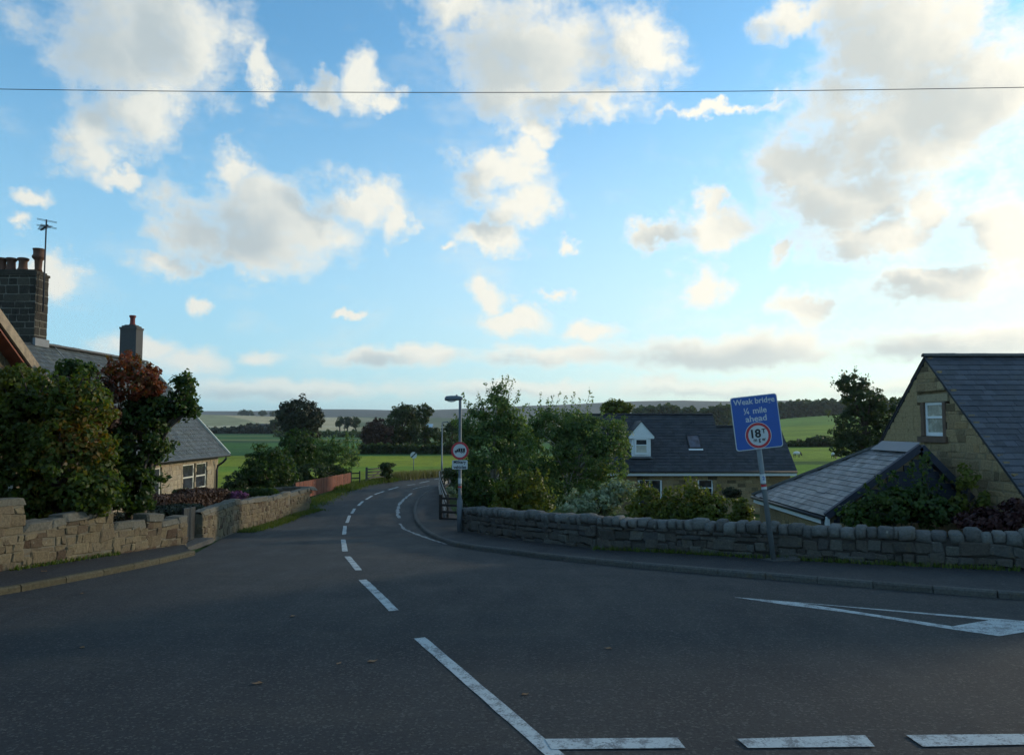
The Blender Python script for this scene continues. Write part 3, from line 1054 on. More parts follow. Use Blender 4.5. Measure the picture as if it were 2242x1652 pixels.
segs_r = [(2600, 2223, 1172, 1165), (2223, 1948, 1165, 1159), (1948, 1703, 1159, 1147), (1703, 1484, 1147, 1138), (1484, 1312, 1138, 1130), (1312, 1140, 1130, 1119), (1140, 1013, 1119, 1110)]
hr = heights_from(WALL_R, segs_r)
boundary_wall('drystone_wall', 'low grey drystone wall with upright cope stones along the right pavement', WALL_R, hr, 0.42, M['drystone'], M['drycope'], M['gap'], (0.11, 0.23), (0.16, 0.48), 1, cope_h=0.21, cope_len=0.24, gap=0.026)
segs_l = [(2, 46, 1089, 1088), (46, 139, 1144, 1131), (139, 243, 1128, 1107), (243, 316, 1147, 1137), (316, 346, 1124, 1126), (346, 404, 1141, 1126)]
hl = heights_from(WALL_L0, segs_l)
hl = [(0.0, hl[0][1], hl[0][2], hl[0][3])] + hl[1:]
boundary_wall('garden_wall', 'stepped sandstone garden wall with pillar beside the left pavement', WALL_L0, hl, 0.36, M['rubble'], M['cope'], M['lime'], (0.10, 0.25), (0.14, 0.46), 1, cope_h=0.17, cope_len=0.75, cope_kind='rough', proud=0.018)
far_path = WALL_L[3:] + [(WALL_L[-1][0] - 3.6, WALL_L[-1][1] + 1.6)]
segs_l2 = [(430, 519, 1118, 1092), (519, 579, 1095, 1086), (579, 632, 1089, 1075), (632, 674, 1079, 1066)]
hl2 = heights_from(WALL_L[3:], segs_l2)
hl2.append((hl2[-1][1], hl2[-1][1] + 3.9, hl2[-1][3], 1.0))
boundary_wall('garden_wall', 'stepped sandstone garden wall running from the dark gate down to the red fence', far_path, hl2, 0.36, M['rubble'], M['cope'], M['lime'], (0.12, 0.26), (0.18, 0.5), 1, cope_h=0.17, cope_len=0.85, cope_kind='rough', proud=0.018)


# ------------------------------------------------------------------ building helpers
CAMV = Vector((0, 0, CAM_H))


def slates(root, O, U, V, Lu, Lv, w, c, mat, inside=None, cap=300, name='slate'):
    ox = Vector(root.location)
    O, U, V = Vector(O), Vector(U).normalized(), Vector(V).normalized()
    N = U.cross(V)
    if N.z < 0: N = -N
    lay = []
    nv = int(Lv / c) + 1
    for j in range(nv):
        off = (j % 2) * w / 2
        u = -off
        while u < Lu - 0.01:
            a, b = max(0, u), min(Lu, u + w)
            v = j * c
            L = c * 1.25 if v + c * 1.25 <= Lv else Lv - v
            if b - a > w * 0.15 and L > c * 0.2 and (inside is None or inside((a + b) / 2, v + min(L, c) / 2)):
                p = O + U * a + V * v + N * random.uniform(0.0, 0.004)
                lay.append(((p - CAMV).length, p, b - a, L))
            u += w
    lay.sort(key=lambda k: k[0])
    unit = [(0.008, 0, 0.006), (0.992, 0, 0.006), (0.992, 1, 0.001), (0.008, 1, 0.001), (0.008, 0, 0.022), (0.992, 0, 0.022), (0.992, 1, 0.006), (0.008, 1, 0.006)]
    fcs = [(0, 3, 2, 1), (4, 5, 6, 7), (0, 1, 5, 4), (1, 2, 6, 5), (2, 3, 7, 6), (3, 0, 4, 7)]
    key = ('slate', mat.name)
    if key not in _blocks:
        me = bpy.data.meshes.new('slate')
        me.from_pydata(unit, [], fcs)
        me.materials.append(mat)
        _blocks[key] = me
    for d_, p, wu, L in lay[:cap]:
        o = link(name, _blocks[key], root)
        q = p - ox
        tw = N + U * random.uniform(-0.02, 0.02)
        if random.random() < 0.02: q = q - V * 0.04 + N * 0.006
        o.matrix_local = Matrix(((U.x * wu, V.x * L, tw.x, q.x), (U.y * wu, V.y * L, tw.y, q.y), (U.z * wu, V.z * L, tw.z, q.z), (0, 0, 0, 1)))
    if len(lay) > cap:
        mb, tint = MB(), []
        for d_, p, wu, L in lay[cap:]:
            q = p - ox
            mb.add([q + U * (a * wu) + V * (b * L) + N * h for a, b, h in unit], fcs)
            tint += [random.random()] * 6
        o = mesh_obj(name + '_field', mb.v, mb.f, mat, root)
        at_ = o.data.attributes.new('tint', 'FLOAT', 'FACE')
        at_.data.foreach_set('value', tint)
        tag(o, kind='stuff')
    return N


def stone_face(root, O, U, Lu, Lv, inside, course, length, mat, depth=0.14, cap=300, kind='squared', N=None, name='stone', mortar='gablemortar'):
    """coursed stones on an upright face; O: foot of the face's outer plane, U along it, N outward"""
    ox = Vector(root.location)
    O, U = Vector(O), Vector(U).normalized()
    N = Vector(N).normalized()
    lay = []
    v = 0.0
    while v < Lv:
        ch = random.uniform(*course)
        u = -random.uniform(0, length[0])
        while u < Lu:
            L = random.uniform(*length)
            a, b = max(u, 0), min(u + L, Lu)
            if b - a > 0.06:
                # trim against openings and the outline by testing both ends
                k = 6
                ok = [inside(a + (b - a) * (i + .5) / k, v + ch * 0.5) for i in range(k)]
                runs, st = [], None
                for i in range(k + 1):
                    f = i < k and ok[i]
                    if f and st is None: st = i
                    if not f and st is not None:
                        runs.append((st, i))
                        st = None
                for i0, i1 in runs:
                    aa, bb = a + (b - a) * i0 / k, a + (b - a) * i1 / k
                    if bb - aa > 0.05: lay.append((aa, bb, v, ch))
            u += L
        v += ch
    items = []
    for aa, bb, v, ch in lay:
        c = O + U * ((aa + bb) / 2) + Z3 * (v + ch / 2) - N * (depth / 2 + random.uniform(-0.006, 0.008))
        items.append(((c - CAMV).length, c, bb - aa, ch))
    items.sort(key=lambda k: k[0])
    mm = MB()
    Rm = Matrix((U, N, Z3)).transposed()
    for d_, c, L, ch in items:
        mm.box(c - ox - N * 0.012, (L + 0.004, depth, ch + 0.004), Rm)
    mesh_obj('mortar', mm.v, mm.f, M[mortar], root)
    for d_, c, L, ch in items[:cap]:
        place_block(name, mat, kind, root, c - ox, U, N, Z3, (L - 0.008, depth, ch - 0.008))
    if len(items) > cap:
        mb = MB()
        R = Matrix((U, N, Z3)).transposed()
        for d_, c, L, ch in items[cap:]:
            mb.box(c - ox, (L - 0.01, depth, ch - 0.01), R)
        tag(mesh_obj(name + '_field', mb.v, mb.f, mat, root), kind='stuff')


def window(root, O, U, N, w, h, rec=0.12, frame=0.06, transom=0.5, mullions=0, sill=True, mat='white', sillmat='lintel', pane='glass', name='window', bars=True):
    """O: lower left corner of the opening on the wall's outer plane"""
    ox = Vector(root.location)
    O, U, N = Vector(O) - ox, Vector(U).normalized(), Vector(N).normalized()
    B = O - N * rec
    mb = MB()
    R = Matrix((U, N, Z3)).transposed()

    def rail(u0, u1, v0, v1, d=0.05, off=0.0):
        mb.box(B + U * (u0 + u1) / 2 + Z3 * (v0 + v1) / 2 + N * (d / 2 + off), (u1 - u0, d, v1 - v0), R)
    rail(0, frame, 0, h)
    rail(w - frame, w, 0, h)
    rail(frame, w - frame, 0, frame * 1.2)
    rail(frame, w - frame, h - frame, h)
    cells_u = [frame] + [frame + (w - 2 * frame) * (i + 1) / (mullions + 1) for i in range(mullions)] + [w - frame]
    for i in range(mullions):
        rail(cells_u[i + 1] - 0.025, cells_u[i + 1] + 0.025, frame * 1.2, h - frame, 0.048)
    vs_ = [frame * 1.2, h - frame]
    if transom:
        rail(frame, w - frame, h * transom - 0.03, h * transom + 0.03, 0.06)
        vs_ = [frame * 1.2, h * transom, h - frame]
    o = mb.build(name, M[mat], root)
    for i in range(len(cells_u) - 1):
        for j in range(len(vs_) - 1):
            pm = MB()
            pm.box(B + U * (cells_u[i] + cells_u[i + 1]) / 2 + Z3 * (vs_[j] + vs_[j + 1]) / 2 + N * 0.018, (cells_u[i + 1] - cells_u[i], 0.012, vs_[j + 1] - vs_[j]), R)
            pm.build('pane', M[pane if isinstance(pane, str) else pane[j % len(pane)]], o)
    if sill:
        sm = MB()
        sm.box(O + U * w / 2 - Z3 * 0.07 + N * (0.06 - rec / 2), (w + 0.2, rec + 0.14, 0.13), R)
        sm.build('sill', M[sillmat], o)
    return o


def ridge_tiles(root, A, B, mat, r=0.13, length=0.45):
    ox = Vector(root.location)
    A, B = Vector(A), Vector(B)
    L = (B - A).length
    n = int(L / length)
    t = (B - A) / n
    T = t.normalized()
    S = T.cross(Z3).normalized()
    W = S.cross(T)
    me = None
    for i in range(n):
        if me is None:
            mb = MB()
            prof = [(math.cos(a) * r, math.sin(a) * r * 0.75) for a in np.linspace(math.pi, 0, 7)] + [(r * 0.8, -0.02), (0, r * 0.5), (-r * 0.8, -0.02)]
            mb.prism([(0, a, b) for a, b in prof], (1, 0, 0))
            o = mb.build('ridge_tile', mat, root)
            me = o.data
        else:
            o = link('ridge_tile', me, root)
        q = A + t * i - ox
        ln = t.length * 0.985
        rr = 1 + random.uniform(-0.05, 0.05)
        o.matrix_local = Matrix(((T.x * ln, S.x, W.x * rr, q.x), (T.y * ln, S.y, W.y * rr, q.y), (T.z * ln, S.z, W.z * rr, q.z), (0, 0, 0, 1)))


def gutter(root, A, B, mat, r=0.06):
    ox = Vector(root.location)
    mb = MB()
    mb.tube([Vector(A) - ox, Vector(B) - ox], r, 8)
    return mb.build('gutter', mat, root, True)


def chimney(root, c, size, z0, z1, stones=True, harl=None, course=(0.22, 0.30), length=(0.28, 0.5)):
    """c: (x, y) centre; size along x and y"""
    ox = Vector(root.location)
    x, y = c
    sx, sy = size
    mb = MB()
    ins = 0.008 if stones else 0.0
    mb.box(Vector((x, y, (z0 + z1) / 2)) - ox, (sx - 2 * ins, sy - 2 * ins, z1 - z0))
    st = mb.build('chimney', M['chimmortar'] if stones else M[harl], root)
    if stones:
        for O, U, N, L in ((Vector((x - sx / 2, y - sy / 2, z0)), Vector((1, 0, 0)), Vector((0, -1, 0)), sx), (Vector((x + sx / 2, y - sy / 2, z0)), Vector((0, 1, 0)), Vector((1, 0, 0)), sy)):
            v = 0
            rr = random.Random(5)
            k = 0
            while v < z1 - z0 - 0.05:
                ch = min(rr.uniform(*course), z1 - z0 - v)
                u = 0
                while u < L - 0.02:
                    w_ = rr.uniform(*length)
                    if k % 2 and u == 0: w_ *= 0.6
                    if u + w_ > L - 0.14: w_ = L - u
                    cc = O + U * (u + w_ / 2) + Z3 * (v + ch / 2) - N * 0.05
                    place_block('stone', M['chimstone'], 'squared', st, cc - ox, U, N, Z3, (w_ - 0.030, 0.12, ch - 0.030))
                    u += w_
                v += ch
                k += 1
    cap = MB()
    cap.prism([Vector((x - sx / 2 - 0.03, y - sy / 2 - 0.03, z1)) - ox, Vector((x + sx / 2 + 0.03, y - sy / 2 - 0.03, z1)) - ox, Vector((x + sx / 2 + 0.03, y + sy / 2 + 0.03, z1)) - ox, Vector((x - sx / 2 - 0.03, y + sy / 2 + 0.03, z1)) - ox], (0, 0, 0.10))
    cap.box(Vector((x, y, z1 + 0.14)) - ox, (sx - 0.10, sy - 0.10, 0.08))
    cap.box(Vector((x, y, z1 + 0.205)) - ox, (sx - 0.28, sy - 0.28, 0.05))
    cap.build('chimney_cap', M['chimstone'] if stones else M[harl], st)
    return st


def pot(parent, root, x, y, z, h, r, tall=False, mat='pot'):
    ox = Vector(root.location)
    if tall:
        pr = [(r * .75, 0), (r * .62, h * .10), (r * .72, h * .48), (r * 1.0, h * .55), (r * 1.18, h * .60), (r * 1.18, h * .68), (r * .98, h * .72), (r * 1.0, h * .92), (r * 1.1, h * .95), (r * 1.1, h), (r * .8, h), (r * .7, h * .6)]
    else:
        pr = [(r * 1.05, 0), (r * 1.05, h * .12), (r * .85, h * .25), (r * .80, h * .72), (r * 1.0, h * .80), (r * 1.12, h * .88), (r * 1.12, h * .96), (r * .9, h), (r * .7, h), (r * .65, h * .5)]
    MB().lathe(pr, Vector((x, y, z)) - ox, 16).build('chimney_pot', M[mat], parent, True)


# ------------------------------------------------------------------ the cottage on the left
def left_cottage():
    base = Vector((-17, 30, Hf(-17, 30)))
    root = empty('cottage', base, 0, 'long sandstone cottage with slate roof and two chimneys behind the left garden trees', 'house')
    ox = base
    xw, xe, xr, ze, zr = -14.6, -14.2, -18.4, 1.40, 5.95
    xb = 2 * xr - xw
    y0, y1 = 20.0, 38.6
    zg = Hf(xw, 34) - 0.3
    mb = MB()
    # body: core set back behind the stone skin
    t = 0.13
    gz = ze + 0.12
    mb.prism([Vector((xw - t, y0, zg)) - ox, Vector((xw - t, y0, gz)) - ox, Vector((xr, y0, zr - 0.12)) - ox, Vector((xb, y0, gz)) - ox, Vector((xb, y0, zg)) - ox], (0, y1 - y0 - 0.03, 0))
    mb.build('wall_core', M['lime'], root)
    wins = [(31.0, 32.45, -0.16, 1.12), (34.55, 35.85, -0.16, 1.12), (35.98, 37.28, -0.16, 1.12)]

    def inside(u, v):
        Y, z = 28.5 + u, zg + v
        if z > ze + 0.05: return False
        for a, b, c, d in wins:
            if a < Y < b and c < z < d: return False
        return True
    stone_face(root, (xw, 28.5, zg), (0, 1, 0), y1 - 28.5, ze + 0.05 - zg, inside, (0.17, 0.26), (0.25, 0.55), M['ashlar'], N=(1, 0, 0), depth=0.14, mortar='cotmortar', kind='rough')
    for a, b, c, d in wins:
        window(root, (xw, a, c), (0, 1, 0), (1, 0, 0), b - a, d - c, rec=0.12, frame=0.10, transom=0.5, mullions=0, mat='cream', sillmat='ashlar')
    # roof: both slopes over the rafters
    run, rise = xe - xr, ze - zr
    V = Vector((-run, 0, -rise))
    Ls = V.length
    V.normalize()
    rb = MB()
    N = Vector((-rise, 0, run)).normalized()
    for sgn in (1, -1):
        e = Vector((xr + sgn * run, y0, ze)) - ox
        r_ = Vector((xr, y0, zr)) - ox
        n_ = Vector((sgn * N.x, 0, N.z))
        rb.prism([e, r_, r_ - n_ * 0.08, e - n_ * 0.08], (0, y1 + 0.2 - y0, 0))
    rb.build('roof', M['underlay'], root)
    slates(root, (xe + 0.04, y0, ze - 0.03), (0, 1, 0), V, y1 + 0.2 - y0, Ls, 0.27, 0.235, M['slate_left'], cap=300)
    slates(root, (2 * xr - xe - 0.04, y0, ze - 0.03), (0, 1, 0), (-V.x, 0, V.z), y1 + 0.2 - y0, Ls, 1.2, 0.6, M['slate_left'], cap=0)
    ridge_tiles(root, (xr, 29.9, zr + 0.03), (xr, y1 + 0.2, zr + 0.03), M['ridge'])
    # pale verge at the far gable and the lead line across the slope
    v = MB()
    v.bar(Vector((xe + 0.06, y1 + 0.24, ze)) - ox, Vector((xr, y1 + 0.24, zr + 0.03)) - ox, 0.09, 0.14)
    v.build('verge', M['cream'], root)
    v = MB()
    v.bar(Vector((xe, 30.9, ze + 0.05)) - ox, Vector((xr, 30.9, zr + 0.045)) - ox, 0.06, 0.03)
    v.build('lead_strip', M['lead'], root)
    gutter(root, (xe + 0.08, 24.2, ze - 0.06), (xe + 0.08, y1 + 0.25, ze - 0.06), M['black'])
    p = [Vector(q) - ox for q in [(xe + 0.08, 38.35, ze - 0.08), (xe + 0.08, 38.35, ze - 0.22), (xe - 0.05, 38.3, ze - 0.38), (xw + 0.12, 38.25, ze - 0.55), (xw + 0.08, 38.25, ze - 0.75), (xw + 0.08, 38.25, zg)]]
    MB().tube(p, 0.055, 8).build('downpipe', M['black'], root, True)
    # gable-fronted wing towards the road
    xg, ya, za, zE, yf, yn = -12.6, 17.4, 6.63, 1.6, 24.07, 10.73
    wl = MB()
    wl.prism([Vector((xg - 0.45, yn + 0.5, zg)) - ox, Vector((xg - 0.45, yn + 0.5, zE + 0.2)) - ox, Vector((xg - 0.45, ya, za - 0.2)) - ox, Vector((xg - 0.45, yf - 0.5, zE + 0.2)) - ox, Vector((xg - 0.45, yf - 0.5, zg)) - ox], (-5.2, 0, 0))
    wl.build('wing_core', M['lime'], root)

    def ins2(u, v):
        Y = 17.5 + u
        z = zg + v
        return z < zE + 0.1 + (yf - 0.5 - Y) * 0.754
    stone_face(root, (xg - 0.34, 17.5, zg), (0, 1, 0), yf - 0.5 - 17.5, 6.5, ins2, (0.2, 0.3), (0.3, 0.6), M['rubble'], N=(1, 0, 0), depth=0.14, cap=90, mortar='lime')
    for sgn, ye in ((1, yf), (-1, yn)):
        rb = MB()
        n_ = Vector((0, sgn * 0.6, 0.8))
        e, a = Vector((xg, ye, zE)) - ox, Vector((xg, ya, za)) - ox
        rb.prism([e, a, a - n_ * 0.10, e - n_ * 0.10], (-6.2, 0, 0))
        rb.build('wing_roof', M['slate_left'], root)
        bb = MB()
        a2, e2 = a + Vector((0.03, 0, -0.02)), e + Vector((0.03, 0, -0.02))
        bb.prism([a2 + Z3 * 0.06, e2 + Z3 * 0.06, e2 - Z3 * 0.26, a2 - Z3 * 0.26], (0.07, 0, 0))
        bb.build('bargeboard', M['barge'], root)
        sf = MB()
        sf.prism([a2 - Z3 * 0.30, e2 - Z3 * 0.30, e2 - Z3 * 0.36, a2 - Z3 * 0.36], (-0.40, 0, 0))
        sf.build('soffit', M['soffit'], root)
    # chimneys
    c1 = chimney(root, (-19.5, 29.9), (2.35, 0.80), 4.6, 8.62, course=(0.24, 0.34), length=(0.3, 0.55))
    for x in (-20.3, -19.95, -19.58, -19.12):
        pot(c1, root, x, 29.9, 8.83, 0.52, 0.19)
    pot(c1, root, -18.52, 29.9, 8.83, 0.88, 0.20, tall=True)
    mb = MB()
    mb.bar(Vector((-18.3, 29.45, 6.02)) - ox, Vector((-18.3, 30.35, 6.02)) - ox, 0.1, 0.3)
    mb.build('flashing', M['lead'], c1)
    c2 = chimney(root, (-18.85, 38.1), (0.80, 0.70), 4.8, 7.55, stones=False, harl='harl')
    pot(c2, root, -18.82, 38.1, 7.75, 0.52, 0.14, mat='potred')
    # aerial on the stack
    ar = empty('television_aerial', (-18.15, 29.7, 7.2), 0, 'television aerial on a thin mast strapped to the big dark chimney', 'aerial')
    MB().tube([(0, 0, 0), (0, 0, 3.62)], 0.028, 8).build('mast', M['wire'], ar, True)
    MB().bar((0.06, 0, 3.40), (-0.42, 0.35, 3.30), 0.05, 0.05).build('boom', M['wire'], ar)
    for k in range(9):
        f = k / 8
        c = Vector((0.03 - 0.45 * f, 0.35 * f * 0.95, 3.395 - 0.09 * f))
        L = 0.22 - 0.11 * f
        dv = Vector((0.6, 0.8, 0)) * L
        MB().bar(c - dv, c + dv, 0.014, 0.014).build('element', M['wire'], ar)
    for dz in (0.13, -0.11):
        MB().bar((-0.25, -0.2, 3.45 + dz), (0.28, 0.22, 3.41 + dz), 0.014, 0.014).build('reflector_rod', M['wire'], ar)
        MB().bar((-0.25, -0.2, 3.49 + dz), (0.28, 0.22, 3.45 + dz), 0.014, 0.014).build('reflector_rod', M['wire'], ar)
    return root


left_cottage()


# ------------------------------------------------------------------ the house on the right
M['gablepane'] = plain('curtained_glass', (0.30, 0.29, 0.23), 0.25, var=0.5, scale=4.0, spec=0.5)


def right_house():
    xg, ya, za = 11.8, 22.0, 4.74
    base = Vector((16, 22, Hf(16, 22)))
    root = empty('stone_house', base, 0, 'stone house with blue slate roof and white gable window at the right edge', 'house')
    ox = base
    k = 0.87
    hw = 5.6
    x1 = 25.0
    ze = za - k * hw
    zg = Hf(13, 20) - 0.5
    t = 0.13
    mb = MB()
    mb.prism([Vector((xg + t, ya - hw, zg)) - ox, Vector((xg + t, ya - hw, ze - 0.05)) - ox, Vector((xg + t, ya, za - 0.1)) - ox, Vector((xg + t, ya + hw, ze - 0.05)) - ox, Vector((xg + t, ya + hw, zg)) - ox], (x1 - xg - 0.3, 0, 0))
    mb.build('wall_core', M['gablemortar'], root)
    wy0, wy1, wz0, wz1 = 21.22, 22.18, 2.52, 3.47

    def inside(u, v):
        Y, z = ya - hw + u, zg + v
        if z > za - 0.03 - k * abs(Y - ya): return False
        if wy0 - 0.16 < Y < wy1 + 0.16 and wz0 - 0.18 < z < wz1: return False
        if wy0 - 0.34 < Y < wy1 + 0.34 and wz1 - 0.02 < z < wz1 + 0.24: return False
        return True
    stone_face(root, (xg, ya - hw, zg), (0, 1, 0), 2 * hw, za - zg, inside, (0.11, 0.27), (0.16, 0.66), M['gablestone'], N=(-1, 0, 0), depth=0.14, cap=300, kind='rough')
    R = Matrix(((0, 1, 0), (-1, 0, 0), (0, 0, 1)))
    # dressed window surround
    mb = MB()
    mb.box(Vector((xg + 0.055, (wy0 + wy1) / 2, wz1 + 0.11)) - ox, (0.15, wy1 - wy0 + 0.6, 0.21))
    mb.build('lintel', M['lintel'], root)
    for yy in (wy0 - 0.08, wy1 + 0.08):
        mb = MB()
        mb.box(Vector((xg + 0.06, yy, (wz0 + wz1) / 2 - 0.01)) - ox, (0.14, 0.155, wz1 - wz0 - 0.02))
        mb.build('jamb', M['brown_stone'], root)
    mb = MB()
    mb.box(Vector((xg + 0.03, (wy0 + wy1) / 2, wz0 - 0.095)) - ox, (0.22, wy1 - wy0 + 0.5, 0.16))
    mb.build('sill', M['brown_stone'], root)
    window(root, (xg, wy1, wz0), (0, -1, 0), (-1, 0, 0), wy1 - wy0, wz1 - wz0, rec=0.10, frame=0.085, transom=0.55, mullions=0, sill=False, pane=('gablepane', 'gablepane'))
    # roof
    Ls = math.hypot(hw + 0.15, k * (hw + 0.15))
    rb = MB()
    n_ = Vector((0, -k, 1)).normalized()
    for s in (1, -1):
        a = Vector((xg - 0.02, ya, za + 0.02)) - ox
        e = a + Vector((0, -s * (hw + 0.15), -k * (hw + 0.15)))
        nn = Vector((0, n_.y * s, n_.z))
        rb.prism([a, e, e - nn * 0.07, a - nn * 0.07], (x1 - xg, 0, 0))
    rb.build('roof', M['underlay'], root)
    V = Vector((0, 1, k)).normalized()
    slates(root, (xg - 0.05, ya - hw - 0.15, za + 0.035 - k * (hw + 0.15)), (1, 0, 0), V, 9.0, Ls, 0.30, 0.225, M['slate_right'], cap=300)
    slates(root, (xg - 0.05, ya + hw + 0.15, za + 0.035 - k * (hw + 0.15)), (1, 0, 0), Vector((0, -1, k)), x1 - xg, Ls, 1.2, 0.6, M['slate_right'], cap=0)
    ridge_tiles(root, (xg - 0.06, ya, za + 0.05), (x1, ya, za + 0.05), M['ridge'], r=0.11)
    gutter(root, (xg - 0.05, ya - hw - 0.22, ze - 0.2), (x1, ya - hw - 0.22, ze - 0.2), M['black'])

    # low extension with hipped end
    X0, XR, Y1, YR, Y2 = 8.03, 10.5, 20.0, 22.1, 25.9
    zE, zR = 0.50, 2.22
    XF, zF = 11.75, 0.95
    er = Vector
    C1, C2, A1, R2 = er((X0, Y1, zE)), er((X0, Y2, zE)), er((XR, Y1, zR)), er((XR, YR, zR))
    F1 = er((XF, Y1, zF))
    F2 = er((XF, YR + 1.2, zF))
    mb = MB()
    mb.add([p - ox for p in (C1, C2, R2, A1)] + [p - ox - Z3 * 0.08 for p in (C1, C2, R2, A1)], [(0, 1, 2, 3), (7, 6, 5, 4), (0, 4, 5, 1), (1, 5, 6, 2), (2, 6, 7, 3), (3, 7, 4, 0)])
    mb.add([p - ox for p in (A1, R2, F2, F1)] + [p - ox - Z3 * 0.08 for p in (A1, R2, F2, F1)], [(0, 1, 2, 3), (7, 6, 5, 4), (0, 4, 5, 1), (1, 5, 6, 2), (2, 6, 7, 3), (3, 7, 4, 0)])
    mb.add([p - ox for p in (R2, C2, er((XF, Y2, zE)), F2)], [(0, 1, 2, 3)])
    mb.build('extension_roof', M['underlay'], root)
    U = er((0, 1, 0))
    Vv = (A1 - C1).normalized()
    Lv = (A1 - C1).length

    def ins(u, v):
        x = X0 + v / Lv * (XR - X0)
        Y = Y1 + u
        lim = Y2 + (YR - Y2) * (x - X0) / (XR - X0)
        return Y < lim - 0.05
    slates(root, C1 + er((-0.04, -0.05, 0.0)), U, Vv, Y2 - Y1, Lv, 0.30, 0.20, M['slate_porch'], inside=ins, cap=300)
    mb = MB()
    mb.bar(C2 - ox + Z3 * 0.04, R2 - ox + Z3 * 0.05, 0.2, 0.07)
    mb.build('hip_tiles', M['ridge'], root)
    mb = MB()
    mb.bar(R2 - ox + Z3 * 0.03 + er((-0.12, 0, 0)), A1 - ox + Z3 * 0.03 + er((-0.12, 0.05, 0)), 0.42, 0.02, up=er((-0.57, 0, 0.82)))
    mb.build('lead_flashing', M['lead'], root)
    # verge tiles on the near gable
    for a, b in ((C1, A1), (F1, A1)):
        mb = MB()
        mb.bar(a - ox + er((0, -0.06, 0.0)), b - ox + er((0, -0.06, 0.04)), 0.14, 0.17)
        mb.build('verge', M['navy'], root)
    # gable wall below: dark boards over stone
    gw = MB()
    gw.prism([er((X0 + 0.25, Y1 + 0.12, zg)) - ox, er((X0 + 0.25, Y1 + 0.12, zE + 0.05)) - ox, er((XR, Y1 + 0.12, zR - 0.12)) - ox, er((XF, Y1 + 0.12, zF - 0.05)) - ox, er((XF, Y1 + 0.12, zg)) - ox], (0, YR - Y1 - 0.4, 0))
    gw.box(er(((X0 + 0.3 + XF) / 2, (YR + Y2) / 2 - 0.3, (zg + zE - 0.1) / 2)) - ox, (XF - X0 - 0.3, Y2 - YR + 0.3, zE - 0.1 - zg))
    gw.build('extension_wall', M['gablemortar'], root)
    zz = zE - 0.25
    while zz < zR - 0.15:
        h = 0.15
        lo = X0 + 0.25 + max(0, (zz + h - zE) / (zR - zE)) * (XR - X0)
        hi = XF - max(0, (zz + h - zF) / (zR - zF)) * (XF - XR) - 0.05
        if hi - lo > 0.05:
            b = MB()
            b.prism([er((lo, Y1 + 0.10, zz)) - ox, er((hi, Y1 + 0.10, zz)) - ox, er((hi, Y1 + 0.11, zz + h)) - ox, er((lo, Y1 + 0.11, zz + h)) - ox], (0, -0.03, 0))
            b.build('weatherboard', M['navy'], root)
        zz += h + 0.004
    stone_face(root, (X0 + 0.16, Y1 + 0.1, zg), (0, 1, 0), Y2 - Y1 - 0.2, zE - 0.08 - zg, lambda u, v: True, (0.15, 0.24), (0.25, 0.5), M['gablestone'], N=(-1, 0, 0), depth=0.14, cap=120)
    stone_face(root, (X0 + 0.25, Y1 + 0.02, zg), (1, 0, 0), XF - X0 - 0.3, zE - 0.27 - zg, lambda u, v: True, (0.15, 0.24), (0.25, 0.5), M['gablestone'], N=(0, -1, 0), depth=0.14, cap=120)
    mb = MB()
    mb.bar(C1 - ox + er((0.02, 0, -0.16)), C2 - ox + er((0.02, 0, -0.16)), 0.04, 0.15)
    mb.build('fascia', M['white'], root)
    gutter(root, C1 + er((-0.06, -0.02, -0.06)), C2 + er((-0.06, 0, -0.06)), M['black'], 0.05)
    mb = MB()
    mb.box(C1 - ox + er((0.03, -0.07, -0.16)), (0.10, 0.04, 0.30))
    mb.build('fascia_end', M['white'], root)
    MB().tube([C1 - ox + er(p) for p in ((-0.04, 0.1, -0.1), (-0.02, 0.1, -0.25), (0.08, 0.1, -0.4), (0.08, 0.1, -1.8))], 0.045, 8).build('downpipe', M['black'], root, True)
    return root


right_house()


